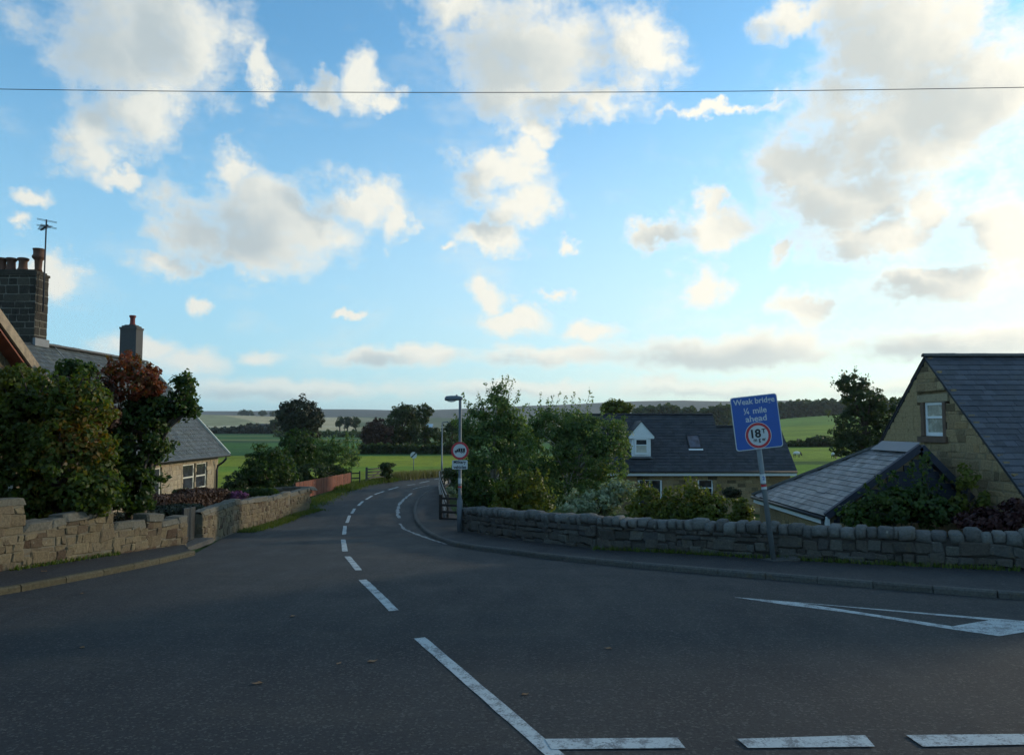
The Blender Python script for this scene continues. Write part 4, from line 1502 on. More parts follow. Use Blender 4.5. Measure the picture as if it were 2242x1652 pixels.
# ------------------------------------------------------------------ the house behind the birches
def far_house():
    base = Vector((11, 48, Hf(11, 46)))
    root = empty('dormer_house', base, 0, 'dark roofed stone house with a white gabled dormer behind the birches', 'house')
    ox = base
    er = Vector
    yf, ze = 45.4, 0.19
    yE = 45.0
    xl, xm, xr = 3.4, 12.55, 16.5
    zg = Hf(11, 45) - 0.4
    rA, rB = (48.45, 3.49), (47.75, 2.75)
    t = 0.13
    for (a, b, (yr, zr)) in ((xl, xm, rA), (xm, xr - 0.25, rB)):
        mb = MB()
        back = 2 * yr - yf
        mb.prism([er((a, yf + t, zg)) - ox, er((a, yf + t, ze - 0.1)) - ox, er((a, yr, zr - 0.15)) - ox, er((a, back, ze - 0.1)) - ox, er((a, back, zg)) - ox], (b - a, 0, 0))
        mb.build('wall_core', M['gablemortar'], root)
    door = (7.35, 8.75, -2.1, -0.28)
    win = (10.85, 11.72, -1.42, -0.30)

    def inside(u, v):
        x, z = xl + u, zg + v
        for a, b, c, d in (door, win):
            if a < x < b and c < z < d: return False
        return True
    stone_face(root, (xl, yf, zg), (1, 0, 0), xr - 0.25 - xl, ze - 0.1 - zg, inside, (0.16, 0.26), (0.28, 0.62), M['gablestone'], N=(0, -1, 0), depth=0.14, cap=300)
    window(root, (win[0], yf, win[2]), (1, 0, 0), (0, -1, 0), win[1] - win[0], win[3] - win[2], rec=0.08, frame=0.07, transom=0.55)
    d_ = window(root, (door[0], yf, door[2]), (1, 0, 0), (0, -1, 0), door[1] - door[0], door[3] - door[2], rec=0.08, frame=0.10, transom=0, mullions=1, sill=False, name='door')
    for (a, b, (yr, zr), cap, x0_) in ((xl - 0.1, xm, rA, 300, 0), (xm, xr, rB, 160, 0)):
        V = er((0, yr - yE, zr - ze)).normalized()
        Ls = math.hypot(yr - yE, zr - ze)
        nn = er((0, -V.z, V.y))
        rb = MB()
        e, r_ = er((a, yE, ze)) - ox, er((a, yr, zr)) - ox
        rb.prism([e, r_, r_ - nn * 0.08, e - nn * 0.08], (b - a, 0, 0))
        e2 = er((a, 2 * yr - yE, ze)) - ox
        nb = er((0, V.z, V.y))
        rb.prism([e2, r_, r_ - nb * 0.08, e2 - nb * 0.08], (b - a, 0, 0))
        rb.build('roof', M['slate_far'], root)
        slates(root, er((a, yE - 0.03, ze)), (1, 0, 0), V, b - a, Ls, 0.30, 0.24, M['slate_far'], cap=cap)
        ridge_tiles(root, (a, yr, zr + 0.02), (b, yr, zr + 0.02), M['underlay'], r=0.1, length=0.5)
    mb = MB()
    mb.box(er(((xl + xr) / 2, yE + 0.06, ze - 0.16)) - ox, (xr - xl, 0.03, 0.22))
    mb.build('fascia', M['white'], root)
    gutter(root, (xl, yE - 0.04, ze - 0.04), (xr, yE - 0.04, ze - 0.04), M['black'], 0.06)
    # dormer
    xd, yd = 7.62, 45.75
    w2 = 0.56
    z0, z1, zp = 1.02, 2.15, 3.05
    mb = MB()
    mb.prism([er((xd - w2, yd, z0)) - ox, er((xd + w2, yd, z0)) - ox, er((xd + w2, yd, z1)) - ox, er((xd, yd, zp - 0.08)) - ox, er((xd - w2, yd, z1)) - ox], (0, 2.3, 0))
    dm = mb.build('dormer', M['white'], root)
    gb = MB()
    gb.prism([er((xd - w2 - 0.18, yd - 0.10, z1 - 0.10)) - ox, er((xd + w2 + 0.18, yd - 0.10, z1 - 0.10)) - ox, er((xd + w2 + 0.22, yd - 0.10, z1 + 0.04)) - ox, er((xd, yd - 0.10, zp + 0.02)) - ox, er((xd - w2 - 0.22, yd - 0.10, z1 + 0.04)) - ox], (0, 0.06, 0))
    gb.build('dormer_gable', M['white'], dm)
    for s in (-1, 1):
        rb = MB()
        a, b = er((xd, yd - 0.14, zp + 0.06)) - ox, er((xd + s * (w2 + 0.26), yd - 0.14, z1 + 0.02)) - ox
        rb.prism([a, b, b - Z3 * 0.06, a - Z3 * 0.06], (0, 2.8, 0))
        rb.build('dormer_roof', M['slate_far'], dm)
    ww = window(root, (xd - 0.40, yd - 0.03, z0 + 0.10), (1, 0, 0), (0, -1, 0), 0.80, 0.96, rec=0.0, frame=0.10, transom=0.58, sill=False, pane=('curtain', 'glass'), name='dormer_window')
    ap = MB()
    ap.box(er((xd, yd - 0.1, z0 - 0.06)) - ox, (2 * w2 + 0.1, 0.25, 0.1))
    ap.build('dormer_apron', M['lead'], dm)
    # roof light
    V = er((0, rA[0] - yE, rA[1] - ze)).normalized()
    nn = er((0, -V.z, V.y))
    c = er((10.95, yE, ze)) + V * 2.35
    R = Matrix((er((1, 0, 0)), V, nn)).transposed()
    sk_ = MB()
    for du, dv, su, sv in ((-0.36, 0, 0.07, 1.1), (0.36, 0, 0.07, 1.1), (0, 0.53, 0.65, 0.06), (0, -0.53, 0.65, 0.06)):
        sk_.box(c - ox + er((du, 0, 0)) + V * dv + nn * 0.06, (su, sv, 0.10), R)
    so = sk_.build('skylight', M['black'], root)
    pm = MB()
    pm.box(c - ox + nn * 0.08, (0.66, 1.0, 0.02), R)
    pm.build('pane', M['skyglass'], so)
    fl = MB()
    fl.box(c - ox - V * 0.64 + nn * 0.045, (0.85, 0.12, 0.02), R)
    fl.build('flashing', M['white'], so)
    return root


M['skyglass'] = glass_mat('roof_light_glass', (0.05, 0.06, 0.085), 0.15)
far_house()


# ------------------------------------------------------------------ plants
def leaf_cloud(name, centers, normals, tints, size, mat, parent, elong=1.5, loc=Vector((0, 0, 0))):
    """one small folded leaf at each place"""
    n = len(centers)
    c = np.asarray(centers) - np.array(loc)
    nr = np.asarray(normals)
    nr = nr / (np.linalg.norm(nr, axis=1, keepdims=True) + 1e-9)
    a = RNG.normal(size=(n, 3))
    u = np.cross(nr, a)
    u /= (np.linalg.norm(u, axis=1, keepdims=True) + 1e-9)
    v = np.cross(nr, u)
    s = (size * RNG.uniform(0.65, 1.35, n))[:, None]
    fold = nr * s * 0.18
    p0 = c - u * s * 0.5 * elong
    p1 = c + v * s * 0.5 + fold
    p2 = c + u * s * 0.5 * elong
    p3 = c - v * s * 0.5 + fold
    co = np.stack([p0, p1, p2, p3], 1).reshape(-1, 3)
    idx = np.arange(4 * n).reshape(n, 4)
    tri = np.stack([idx[:, [0, 1, 2]], idx[:, [0, 2, 3]]], 1).reshape(-1, 3)
    me = bpy.data.meshes.new(name)
    me.vertices.add(4 * n)
    me.vertices.foreach_set('co', co.ravel())
    me.loops.add(tri.size)
    me.loops.foreach_set('vertex_index', tri.ravel())
    me.polygons.add(len(tri))
    me.polygons.foreach_set('loop_start', np.arange(0, tri.size, 3))
    me.polygons.foreach_set('loop_total', np.full(len(tri), 3))
    at_ = me.attributes.new('tint', 'FLOAT', 'POINT')
    at_.data.foreach_set('value', np.repeat(np.clip(tints, 0, 1), 4))
    me.materials.append(mat)
    me.update()
    return link(name, me, parent)


def crown_points(blobs_, dens, clump, leaf, flat=0.0):
    """blobs: (centre, (rx, ry, rz)); clumps of leaves spread through each, thicker towards the outside"""
    C, N, T, CL = [], [], [], []
    for c, r in blobs_:
        c, r = np.array(c), np.array(r)
        area = 4 * math.pi * ((r[0] * r[1]) ** 1.6 / 3 + (r[0] * r[2]) ** 1.6 / 3 + (r[1] * r[2]) ** 1.6 / 3) ** (1 / 1.6)
        ncl = max(5, int(area / (clump * clump) * dens))
        d = RNG.normal(size=(ncl, 3))
        d /= np.linalg.norm(d, axis=1, keepdims=True)
        rad = RNG.uniform(0.45, 1.0, ncl) ** 0.6 * RNG.uniform(0.82, 1.10, ncl)
        cc = c + d * rad[:, None] * r
        for k in range(ncl):
            m = int(RNG.integers(20, 38))
            dd = RNG.normal(size=(m, 3))
            dd /= np.linalg.norm(dd, axis=1, keepdims=True)
            cr = clump * RNG.uniform(0.45, 0.85)
            pp = cc[k] + dd * cr * (RNG.uniform(0.25, 1, (m, 1)) ** 0.5) * np.array([1, 1, 0.75])
            C.append(pp)
            N.append(dd * 0.7 + d[k] * 0.5 + RNG.normal(size=(m, 3)) * 0.5 + np.array([0, 0, 0.25]))
            T.append(np.clip(RNG.normal(RNG.uniform(0.2, 0.75), 0.16, m), 0, 1))
            CL.append(cc[k])
    return np.concatenate(C), np.concatenate(N), np.concatenate(T), np.array(CL)


def plant(name, label, cat, foot, blobs_, mat, leaf, clump, dens=1.0, group=None, trunk_r=0.12, bark='bark', limbs=10, shoots=(), crown='crown', stem='trunk', tint_fn=None, elong=1.5, sparse=None, lean=0.0):
    foot = Vector(foot)
    root = empty(name, foot, 0, label, cat, group)
    C, N, T, CL = crown_points(blobs_, dens, clump, leaf)
    tb = MB()
    top = Vector(np.mean([np.array(b[0]) for b in blobs_], axis=0))
    hi = max(blobs_, key=lambda b: b[0][2] + b[1][2])
    tip = Vector(hi[0]) + Vector((0, 0, hi[1][2] * 0.6))
    mid = foot.lerp(top, 0.55) + Vector((random.uniform(-.1, .1), random.uniform(-.1, .1), 0))
    spine = [foot - Z3 * 0.25, foot.lerp(mid, 0.5), mid, top, tip]
    if tip.z < top.z + 0.05: spine = spine[:-1]
    rr = [trunk_r * k for k in (1.25, 1.0, 0.8, 0.5, 0.16)][:len(spine)]
    tb.tube([p - foot for p in spine], rr, 8)
    pick = RNG.choice(len(CL), min(limbs, len(CL)), replace=False)
    for i in pick:
        e = Vector(CL[i])
        f = random.uniform(0.25, 0.85)
        st = mid.lerp(top, f) if f > 0.4 else foot.lerp(mid, 0.5 + f)
        m_ = st.lerp(e, 0.5) + Vector((0, 0, 0.12 * (e - st).length))
        tb.tube([st - foot, m_ - foot, e - foot], [trunk_r * 0.42, trunk_r * 0.25, trunk_r * 0.07], 5)
    if len(shoots):
        extra_c, extra_n, extra_t = [], [], []
        for (a, b, k, spread) in shoots:
            a, b = Vector(a), Vector(b)
            tb.tube([a - foot, a.lerp(b, 0.5) + Vector((random.uniform(-.05, .05), 0, 0)) - foot, b - foot], [trunk_r * 0.14, trunk_r * 0.09, trunk_r * 0.03], 4)
            f = RNG.uniform(0.05, 1.0, k)
            base_ = np.array(a) + (np.array(b) - np.array(a)) * f[:, None]
            extra_c.append(base_ + RNG.normal(size=(k, 3)) * spread * (1.15 - 0.8 * f)[:, None])
            extra_n.append(RNG.normal(size=(k, 3)))
            extra_t.append(RNG.uniform(0.1, 0.9, k))
        C = np.concatenate([C] + extra_c)
        N = np.concatenate([N] + extra_n)
        T = np.concatenate([T] + extra_t)
    if tint_fn is not None: T = tint_fn(C, T)
    tb.build(stem, M[bark], root, True)
    leaf_cloud(crown, C, N, T, leaf, M[mat], root, elong, foot)
    return root


def B(px, py, rpx, rpy, Y, dY=None):
    c = at(px, py, Y)
    rx, rz = rpx / F * Y, rpy / F * Y
    return (tuple(c), (rx, dY if dY is not None else rx * 0.85, rz))


def foot_at(px, Y, dz=0.0):
    x = ray(px, 1000)[0] * Y
    return (x, Y, Hf(x, Y) + dz)


# the garden trees behind the left wall
def gold_tint(C, T):
    px = CX + C[:, 0] / C[:, 1] * F
    z = C[:, 2]
    warm = np.exp(-((px - 180) / 85) ** 2 - ((z - 2.6) / 0.8) ** 2)
    return np.clip(T * 0.70 + warm * RNG.uniform(0.0, 0.75, len(T)) - 0.06 * (px < 60), 0, 1)


plant('maple_tree', 'broad maple turning gold above the left garden wall pillar', 'tree', foot_at(150, 17.9), [B(150, 1010, 95, 120, 17.6, 0.95), B(75, 930, 75, 90, 18.0, 0.9), B(175, 890, 70, 60, 18.0, 0.8), B(40, 1040, 60, 90, 17.9, 0.8), B(200, 1080, 60, 50, 17.4, 0.6), B(75, 1105, 60, 38, 17.6, 0.6), B(20, 1110, 40, 40, 17.6, 0.5)],
      'leaf_gold', 0.080, 0.28, dens=1.3, trunk_r=0.16, limbs=16, shoots=[(tuple(at(a, b, 17.4)), tuple(at(c, d, 17.4)), 50, 0.14) for a, b, c, d in ((60, 860, 40, 800), (90, 860, 100, 815), (130, 860, 128, 822), (170, 850, 186, 815), (200, 900, 232, 880), (230, 980, 262, 965), (235, 1040, 262, 1060), (110, 860, 80, 808), (200, 860, 215, 835))], tint_fn=gold_tint)
plant('yellowing_shrub', 'yellowing shrub under the cottage bargeboard at the left edge', 'shrub', foot_at(40, 18.6), [B(38, 830, 42, 30, 18.6, 0.5), B(30, 900, 45, 60, 18.6, 0.5)], 'leaf_yellowgreen', 0.08, 0.26, dens=1.3, trunk_r=0.08, crown='foliage', stem='stem')
plant('laurel_tree', 'dark green glossy tree overhanging the left garden wall', 'tree', foot_at(300, 20.4), [B(300, 960, 68, 95, 20.2, 0.95), B(285, 1075, 48, 55, 19.6, 0.6), B(330, 900, 55, 36, 20.2, 0.6), B(255, 1010, 35, 90, 19.9, 0.6), B(395, 895, 38, 18, 20.4, 0.35), B(402, 845, 24, 26, 20.4, 0.3), B(420, 888, 16, 14, 20.4, 0.2)],
      'leaf_deep', 0.080, 0.27, dens=1.3, trunk_r=0.15, limbs=16, shoots=[(tuple(at(a, b, 20.2)), tuple(at(c, d, 20.2)), 46, 0.13) for a, b, c, d in ((390, 890, 432, 870), (385, 880, 410, 818), (400, 880, 425, 832), (395, 900, 436, 895), (330, 880, 352, 850), (350, 900, 372, 862), (340, 1000, 372, 985), (335, 1040, 362, 1050))])
plant('red_rowan', 'red leaved tree in front of the smaller cottage chimney', 'tree', foot_at(288, 20.6), [B(268, 808, 32, 30, 19.9, 0.5), B(285, 845, 62, 30, 19.6, 0.5), B(325, 828, 26, 28, 19.8, 0.4), B(282, 785, 18, 22, 20.2, 0.3), B(330, 850, 20, 18, 19.6, 0.3)], 'leaf_red', 0.075, 0.22, dens=0.55, trunk_r=0.09, shoots=[(tuple(at(a, 830, 20)), tuple(at(a + random.uniform(-14, 16), 775 + random.uniform(0, 30), 20)), 40, 0.10) for a in (245, 262, 280, 296, 315, 335)])
plant('round_holly', 'small round dark green treetop rising before the cottage roof', 'tree', foot_at(168, 20.6), [B(166, 812, 40, 22, 20.6, 0.5), B(160, 850, 50, 30, 20.6, 0.5)], 'leaf_deep', 0.09, 0.26, dens=1.2, trunk_r=0.08)
plant('russet_bush', 'russet brown bush mixed between the gold maple and the dark tree', 'bush', foot_at(190, 19.2), [B(190, 850, 50, 28, 19.2, 0.5), B(225, 900, 38, 45, 19.2, 0.5)], 'leaf_brown', 0.08, 0.26, dens=1.0, trunk_r=0.07, crown='foliage', stem='stem')

# clipped hedges
def hedge(name, label, a, b, width, z0, z1, mat, leaf, n, round_=0.2):
    a, b = Vector(a), Vector(b)
    c = (a + b) / 2
    root = empty(name, (c.x, c.y, z0), 0, label, 'hedge')
    t = (b - a)
    L = t.length
    t.normalize()
    nn = Vector((t.y, -t.x))
    k = n
    u = RNG.uniform(-L / 2, L / 2, k)
    w_ = RNG.uniform(-1, 1, k)
    h = RNG.uniform(0, 1, k) ** 0.8
    face = RNG.integers(0, 3, k)
    w2 = np.where(face == 0, w_, np.sign(w_) * (1 - np.abs(RNG.normal(0, 0.06, k))))
    h2 = np.where(face == 0, 1 - np.abs(RNG.normal(0, 0.05, k)), h)
    # round the shoulders and the ends
    endr = np.clip((np.abs(u) - (L / 2 - 0.35)) / 0.35, 0, 1)
    h2 = h2 * (1 - 0.18 * endr ** 2) * (1 - 0.12 * np.abs(w2) ** 4) * (1 + 0.04 * np.sin(u * 2.3) + 0.02 * np.sin(u * 7))
    w2 = w2 * (1 - 0.25 * endr ** 2)
    C = np.stack([c.x + t.x * u + nn.x * w2 * width / 2, c.y + t.y * u + nn.y * w2 * width / 2, z0 + h2 * (z1 - z0)], 1)
    N = np.stack([nn.x * w2, nn.y * w2, (h2 > 0.9) * 1.0], 1) + RNG.normal(size=(k, 3)) * 0.55
    leaf_cloud('foliage', C, N, np.clip(RNG.normal(0.5, 0.25, k), 0, 1), leaf, M[mat], root, 1.4, Vector((c.x, c.y, z0)))
    mb = MB()
    M3 = Matrix(((t.x, nn.x, 0), (t.y, nn.y, 0), (0, 0, 1)))
    mb.box((0, 0, (z1 - z0) * 0.42), (L * 0.9, width * 0.72, (z1 - z0) * 0.84), M3)
    mb.build('branch_core', M['hedgecore'], root)
    return root


M['hedgecore'] = plain('hedge_twigs', (0.02, 0.016, 0.012), 0.95, var=0.4)
hedge('beech_hedge', 'clipped red brown hedge below the cottage windows', (-12.5, 25.6), (-11.2, 30.4), 0.9, Hf(-11.8, 27.8), 0.45, 'leaf_brown', 0.07, 9000)
hedge('yew_hedge', 'low black green hedge just behind the left garden gate', (-11.6, 22.4), (-10.7, 26.6), 0.8, Hf(-11, 24.5), 0.22, 'leaf_copper', 0.06, 7000)
hedge('privet_hedge', 'low dark green hedge beyond the red brown one', (-12.9, 35.2), (-10.4, 34.6), 0.6, Hf(-11.5, 35), 0.0, 'leaf_deep', 0.07, 5000)
plant('flowering_bush', 'small bush of pink flowers peeping over the left wall', 'bush', foot_at(520, 30.2), [B(520, 1086, 17, 13, 30.2, 0.3), B(522, 1105, 18, 16, 30.2, 0.3)], 'leaf_pink', 0.06, 0.16, dens=1.2, trunk_r=0.03, crown='foliage', stem='stem')
for (px, py, lb) in ((440, 1068, 'white rose bush under the double cottage window'), (398, 1070, 'white rose bush between the cottage windows')):
    plant('rose_bush', lb, 'bush', foot_at(px, 32.5), [B(px, py + 6, 18, 9, 32.5, 0.3), B(px, py + 25, 20, 18, 32.5, 0.3)], 'leaf_white', 0.06, 0.2, dens=0.7, trunk_r=0.03, crown='foliage', stem='stem')

# shrubs and trees beyond the cottage
plant('domed_bush', 'dark domed bush between the cottage and the red fence', 'bush', foot_at(590, 45), [B(588, 1040, 62, 66, 45, 1.6), B(628, 1055, 34, 42, 47, 1.0), B(560, 1060, 40, 40, 45, 1.1)], 'leaf_deep', 0.10, 0.36, dens=1.2, trunk_r=0.1, crown='foliage', stem='stem')
plant('garden_shrub', 'bluish green shrub low beside the cottage gable', 'shrub', foot_at(515, 43), [B(515, 1062, 30, 28, 43, 0.7)], 'leaf_wood', 0.10, 0.3, dens=0.9, trunk_r=0.05, crown='foliage', stem='stem')
plant('willow_shrub', 'tall shrub in front of the dark copper tree', 'shrub', foot_at(655, 56), [B(650, 985, 40, 48, 56, 1.2), B(640, 1030, 42, 38, 56, 1.2)], 'leaf_deep', 0.12, 0.4, dens=1.05, trunk_r=0.1, crown='foliage', stem='stem')
plant('broom_shrub', 'feathery upright shrub above the red fence', 'shrub', foot_at(735, 59), [B(735, 1005, 48, 42, 59, 1.0), B(700, 998, 40, 36, 58, 1.0)], 'leaf_birch', 0.10, 0.4, dens=0.85, trunk_r=0.1, crown='foliage', stem='stem',
      shoots=[(tuple(at(p, 1000, 58.5)), tuple(at(p + random.uniform(-12, 14), 945 + random.uniform(0, 28), 58.5)), 60, 0.13) for p in range(685, 785, 7)])
plant('bramble_bush', 'low leafy bush along the back of the red fence', 'bush', foot_at(690, 52), [B(680, 1035, 42, 24, 51, 0.6), B(735, 1038, 30, 20, 57, 0.6)], 'leaf_wood', 0.10, 0.34, dens=1.0, trunk_r=0.05, crown='foliage', stem='stem')
plant('copper_beech', 'big dark copper tree standing alone against the sky', 'tree', foot_at(660, 112), [B(655, 905, 46, 36, 112, 2.9), B(630, 915, 26, 26, 112, 1.8), B(685, 918, 24, 26, 112, 1.8), B(655, 938, 40, 18, 112, 2.4), B(665, 960, 38, 18, 112, 2)], 'leaf_copper', 0.24, 0.75, dens=0.95, trunk_r=0.32, limbs=20)
plant('hawthorn_tree', 'rounded russet tree at the end of the tree clump', 'tree', foot_at(828, 132), [B(826, 948, 36, 34, 132, 2.4), B(815, 962, 25, 20, 132, 2)], 'leaf_brown', 0.26, 0.8, dens=0.95, trunk_r=0.25)
plant('ash_tree', 'dark green tree in the middle of the tree clump across the meadow', 'tree', foot_at(880, 138), [B(880, 935, 46, 44, 138, 3.2), B(890, 905, 34, 24, 138, 2.4), B(870, 958, 44, 24, 138, 3)], 'leaf_wood', 0.26, 0.85, dens=0.85, trunk_r=0.3)
plant('ash_tree', 'slim taller tree with see-through top at the clump edge', 'tree', foot_at(926, 135), [B(924, 905, 16, 24, 135, 1.4), B(935, 900, 14, 14, 135, 1), B(920, 945, 26, 32, 135, 2), B(945, 955, 22, 26, 135, 1.8)], 'leaf_wood', 0.22, 0.7, dens=0.62, trunk_r=0.2)
plant('elder_bush', 'loose green bush right of the tree clump behind the field pole', 'bush', foot_at(985, 120), [B(985, 955, 26, 30, 120, 1.8), B(1000, 935, 20, 18, 120, 1.4)], 'leaf_wood', 0.2, 0.6, dens=0.6, trunk_r=0.14, crown='foliage', stem='stem')
for (px, py, r, lb) in ((743, 920, 9, 'first of three round trees far across the fields'), (760, 921, 11, 'middle of three round trees far across the fields'), (778, 921, 9, 'third of three round trees far across the fields'), (600, 926, 11, 'hazy tree far off beside the copper tree')):
    plant('field_tree', lb, 'tree', foot_at(px, 430), [B(px, py, r, r * 0.8, 430, 2.2), B(px, py + 9, r * 0.7, 5, 430, 1.6)], 'leaf_wood', 0.7, 1.9, dens=0.9, trunk_r=0.4, limbs=4, group='far field trees')
for (px, py, rx, ry, lb) in ((531, 897, 10, 5, 'small tree clump on the tan hilltop nearest the cottage'), (545, 897, 9, 5, 'rounded tree on the tan hilltop'), (575, 898, 8, 4.5, 'little tree on the hilltop skyline'), (597, 899, 8, 4.5, 'hilltop tree next to the copper tree')):
    Yh = 1330
    x = ray(px, 900)[0] * Yh
    zz = Hf(x, Yh)
    plant('hilltop_tree', lb, 'tree', (x, Yh, zz), [((x, Yh, zz + 4.5), (rx / F * Yh, 5, 4.2))], 'leaf_wood', 1.8, 5, dens=1.0, trunk_r=0.8, limbs=3, group='hilltop trees')

# right-hand garden
def shoots_px(lst, Y, k=46, sp=0.10):
    return [(tuple(at(a, b, Y)), tuple(at(c, d, Y + random.uniform(-.3, .3))), k, sp) for a, b, c, d in lst]


plant('birch_tree', 'pointed birch close behind the lamp post', 'tree', foot_at(1075, 31.5), [B(1075, 1010, 72, 95, 31.5, 1.3), B(1085, 910, 42, 46, 31.5, 0.8), B(1040, 940, 40, 50, 31.3, 0.8), B(1035, 1050, 35, 60, 31, 0.7), B(1090, 868, 24, 26, 31.5, 0.4), B(1120, 930, 38, 40, 31.6, 0.7), B(1130, 990, 50, 60, 31.8, 0.9)],
      'leaf_birch', 0.068, 0.30, dens=1.05, trunk_r=0.10, bark='birchbark', limbs=18,
      shoots=shoots_px([(1090, 880, 1075, 828), (1095, 880, 1100, 822), (1075, 890, 1062, 838), (1110, 890, 1122, 830), (1120, 900, 1140, 850), (1030, 910, 1012, 858), (1040, 920, 1025, 880), (1128, 930, 1150, 885), (1100, 870, 1112, 824), (1060, 900, 1045, 860), (1015, 950, 995, 905), (1010, 930, 988, 920)], 31.5))
plant('birch_tree', 'wide loose birch in front of the dormer house', 'tree', foot_at(1240, 34), [B(1195, 975, 72, 82, 34, 1.4), B(1275, 990, 66, 85, 34, 1.4), B(1230, 935, 80, 38, 34, 1.0), B(1310, 960, 50, 55, 34, 1.0), B(1335, 1010, 42, 70, 34, 1.0), B(1355, 950, 24, 40, 34.5, 0.7), B(1170, 1060, 75, 50, 33.5, 1.1), B(1280, 1090, 70, 40, 33, 1.0)],
      'leaf_birch', 0.068, 0.31, dens=1.0, trunk_r=0.09, bark='birchbark', limbs=22,
      shoots=shoots_px([(1180, 920, 1183, 858), (1190, 920, 1200, 872), (1210, 920, 1225, 858), (1230, 920, 1240, 866), (1250, 920, 1256, 858), (1275, 925, 1292, 852), (1285, 925, 1298, 868), (1165, 930, 1155, 880), (1305, 940, 1322, 895), (1200, 915, 1212, 862), (1265, 920, 1270, 872), (1330, 950, 1345, 905)], 34))
plant('sycamore_tree', 'round treetop showing above the dormer house roof', 'tree', foot_at(1350, 60), [B(1350, 893, 34, 20, 60, 1.2), B(1345, 925, 42, 26, 60, 1.3)], 'leaf_yellowgreen', 0.14, 0.45, dens=1.1, trunk_r=0.14)
plant('dark_undershrub', 'dark shrub at the foot of the pointed birch', 'shrub', foot_at(1060, 29.5), [B(1050, 1080, 45, 42, 29.5, 0.7), B(1100, 1090, 35, 30, 29, 0.6)], 'leaf_deep', 0.08, 0.28, dens=1.0, trunk_r=0.05, crown='foliage', stem='stem')
plant('yellow_green_shrub', 'yellow green shrub behind the left end of the drystone wall', 'shrub', foot_at(1145, 27), [B(1140, 1075, 55, 42, 27, 0.8), B(1175, 1100, 42, 28, 26.6, 0.6), B(1115, 1090, 40, 40, 27, 0.6)], 'leaf_yellowgreen', 0.075, 0.26, dens=0.85, trunk_r=0.05, crown='foliage', stem='stem', shoots=shoots_px([(p, 1060, p + random.uniform(-6, 6), 1018 + random.uniform(0, 16)) for p in range(1100, 1200, 12)], 27, 24, 0.05))
plant('variegated_shrub', 'pale whitish green shrub leaning over the middle of the drystone wall', 'shrub', foot_at(1310, 25), [B(1300, 1100, 62, 30, 25, 0.6), B(1350, 1078, 45, 28, 25.2, 0.6), B(1265, 1110, 38, 22, 24.6, 0.5)], 'leaf_pale', 0.075, 0.26, dens=0.95, trunk_r=0.05, crown='foliage', stem='stem')
for (px, py, rx, ry, Y, mat, lb) in ((1410, 1105, 34, 42, 23.6, 'leaf_yellowgreen', 'upright shrub in front of the white doors'), (1468, 1112, 36, 38, 23, 'leaf_yellowgreen', 'green shrub between the white doors and the lower window'),
                                     (1512, 1102, 28, 42, 22.8, 'leaf_yellowgreen', 'feathery shrub just left of the lower window'), (1556, 1115, 34, 34, 22.4, 'leaf_yellowgreen', 'bushy shrub in front of the lower window')):
    plant('border_shrub', lb, 'shrub', foot_at(px, Y), [B(px, py, rx, ry, Y, 0.45), B(px + 8, py + 22, rx * 1.1, ry * 0.7, Y - 0.2, 0.45)], mat, 0.065, 0.22, dens=0.9, trunk_r=0.04, crown='foliage', stem='stem', group='shrubs behind the drystone wall', shoots=shoots_px([(px + k, py - 20, px + k + random.uniform(-5, 5), py - ry - random.uniform(2, 20)) for k in (-14, -4, 7, 16)], Y, 24, 0.05))
plant('ball_topiary', 'dark clipped ball beside the stone wall of the dormer house', 'bush', foot_at(1603, 41), [B(1603, 1078, 19, 12, 41, 0.45)], 'leaf_copper', 0.07, 0.2, dens=1.5, trunk_r=0.05, crown='foliage', stem='stem')
plant('round_shrub', 'round green shrub left of the tiled extension', 'shrub', foot_at(1622, 30), [B(1620, 1112, 26, 22, 30, 0.5), B(1622, 1135, 30, 24, 30, 0.5)], 'leaf_yellowgreen', 0.07, 0.22, dens=1.1, trunk_r=0.05, crown='foliage', stem='stem')
plant('garden_bush', 'big green bush in front of the dark boarded gable', 'bush', foot_at(1960, 19), [B(1930, 1112, 66, 34, 18.9, 0.7), B(1985, 1098, 56, 40, 19.2, 0.6), B(2035, 1115, 50, 34, 18.8, 0.6), B(1880, 1128, 42, 26, 18.8, 0.5)], 'leaf_deep', 0.075, 0.25, dens=0.85, trunk_r=0.06, crown='foliage', stem='stem',
      shoots=shoots_px([(1960, 1060, 1955, 1030), (1990, 1050, 1996, 1015), (2020, 1060, 2018, 1000), (2030, 1070, 2028, 990), (2050, 1080, 2066, 1040), (1930, 1070, 1922, 1040), (1905, 1090, 1890, 1060)], 19.0, 36, 0.07))
plant('climbing_shrub', 'loose climbing shrub against the stone gable', 'shrub', foot_at(2105, 19.2), [B(2105, 1085, 24, 55, 19.2, 0.35), B(2110, 1040, 16, 30, 19.2, 0.25), B(2150, 1110, 22, 35, 19.1, 0.3)], 'leaf_yellowgreen', 0.085, 0.26, dens=0.45, trunk_r=0.04, crown='foliage', stem='stem')
plant('maroon_shrub', 'dark maroon shrub at the right end of the drystone wall', 'shrub', foot_at(2170, 17.6), [B(2160, 1140, 60, 24, 17.6, 0.6), B(2225, 1125, 36, 34, 17.4, 0.5)], 'leaf_maroon', 0.08, 0.25, dens=0.9, trunk_r=0.05, crown='foliage', stem='stem')
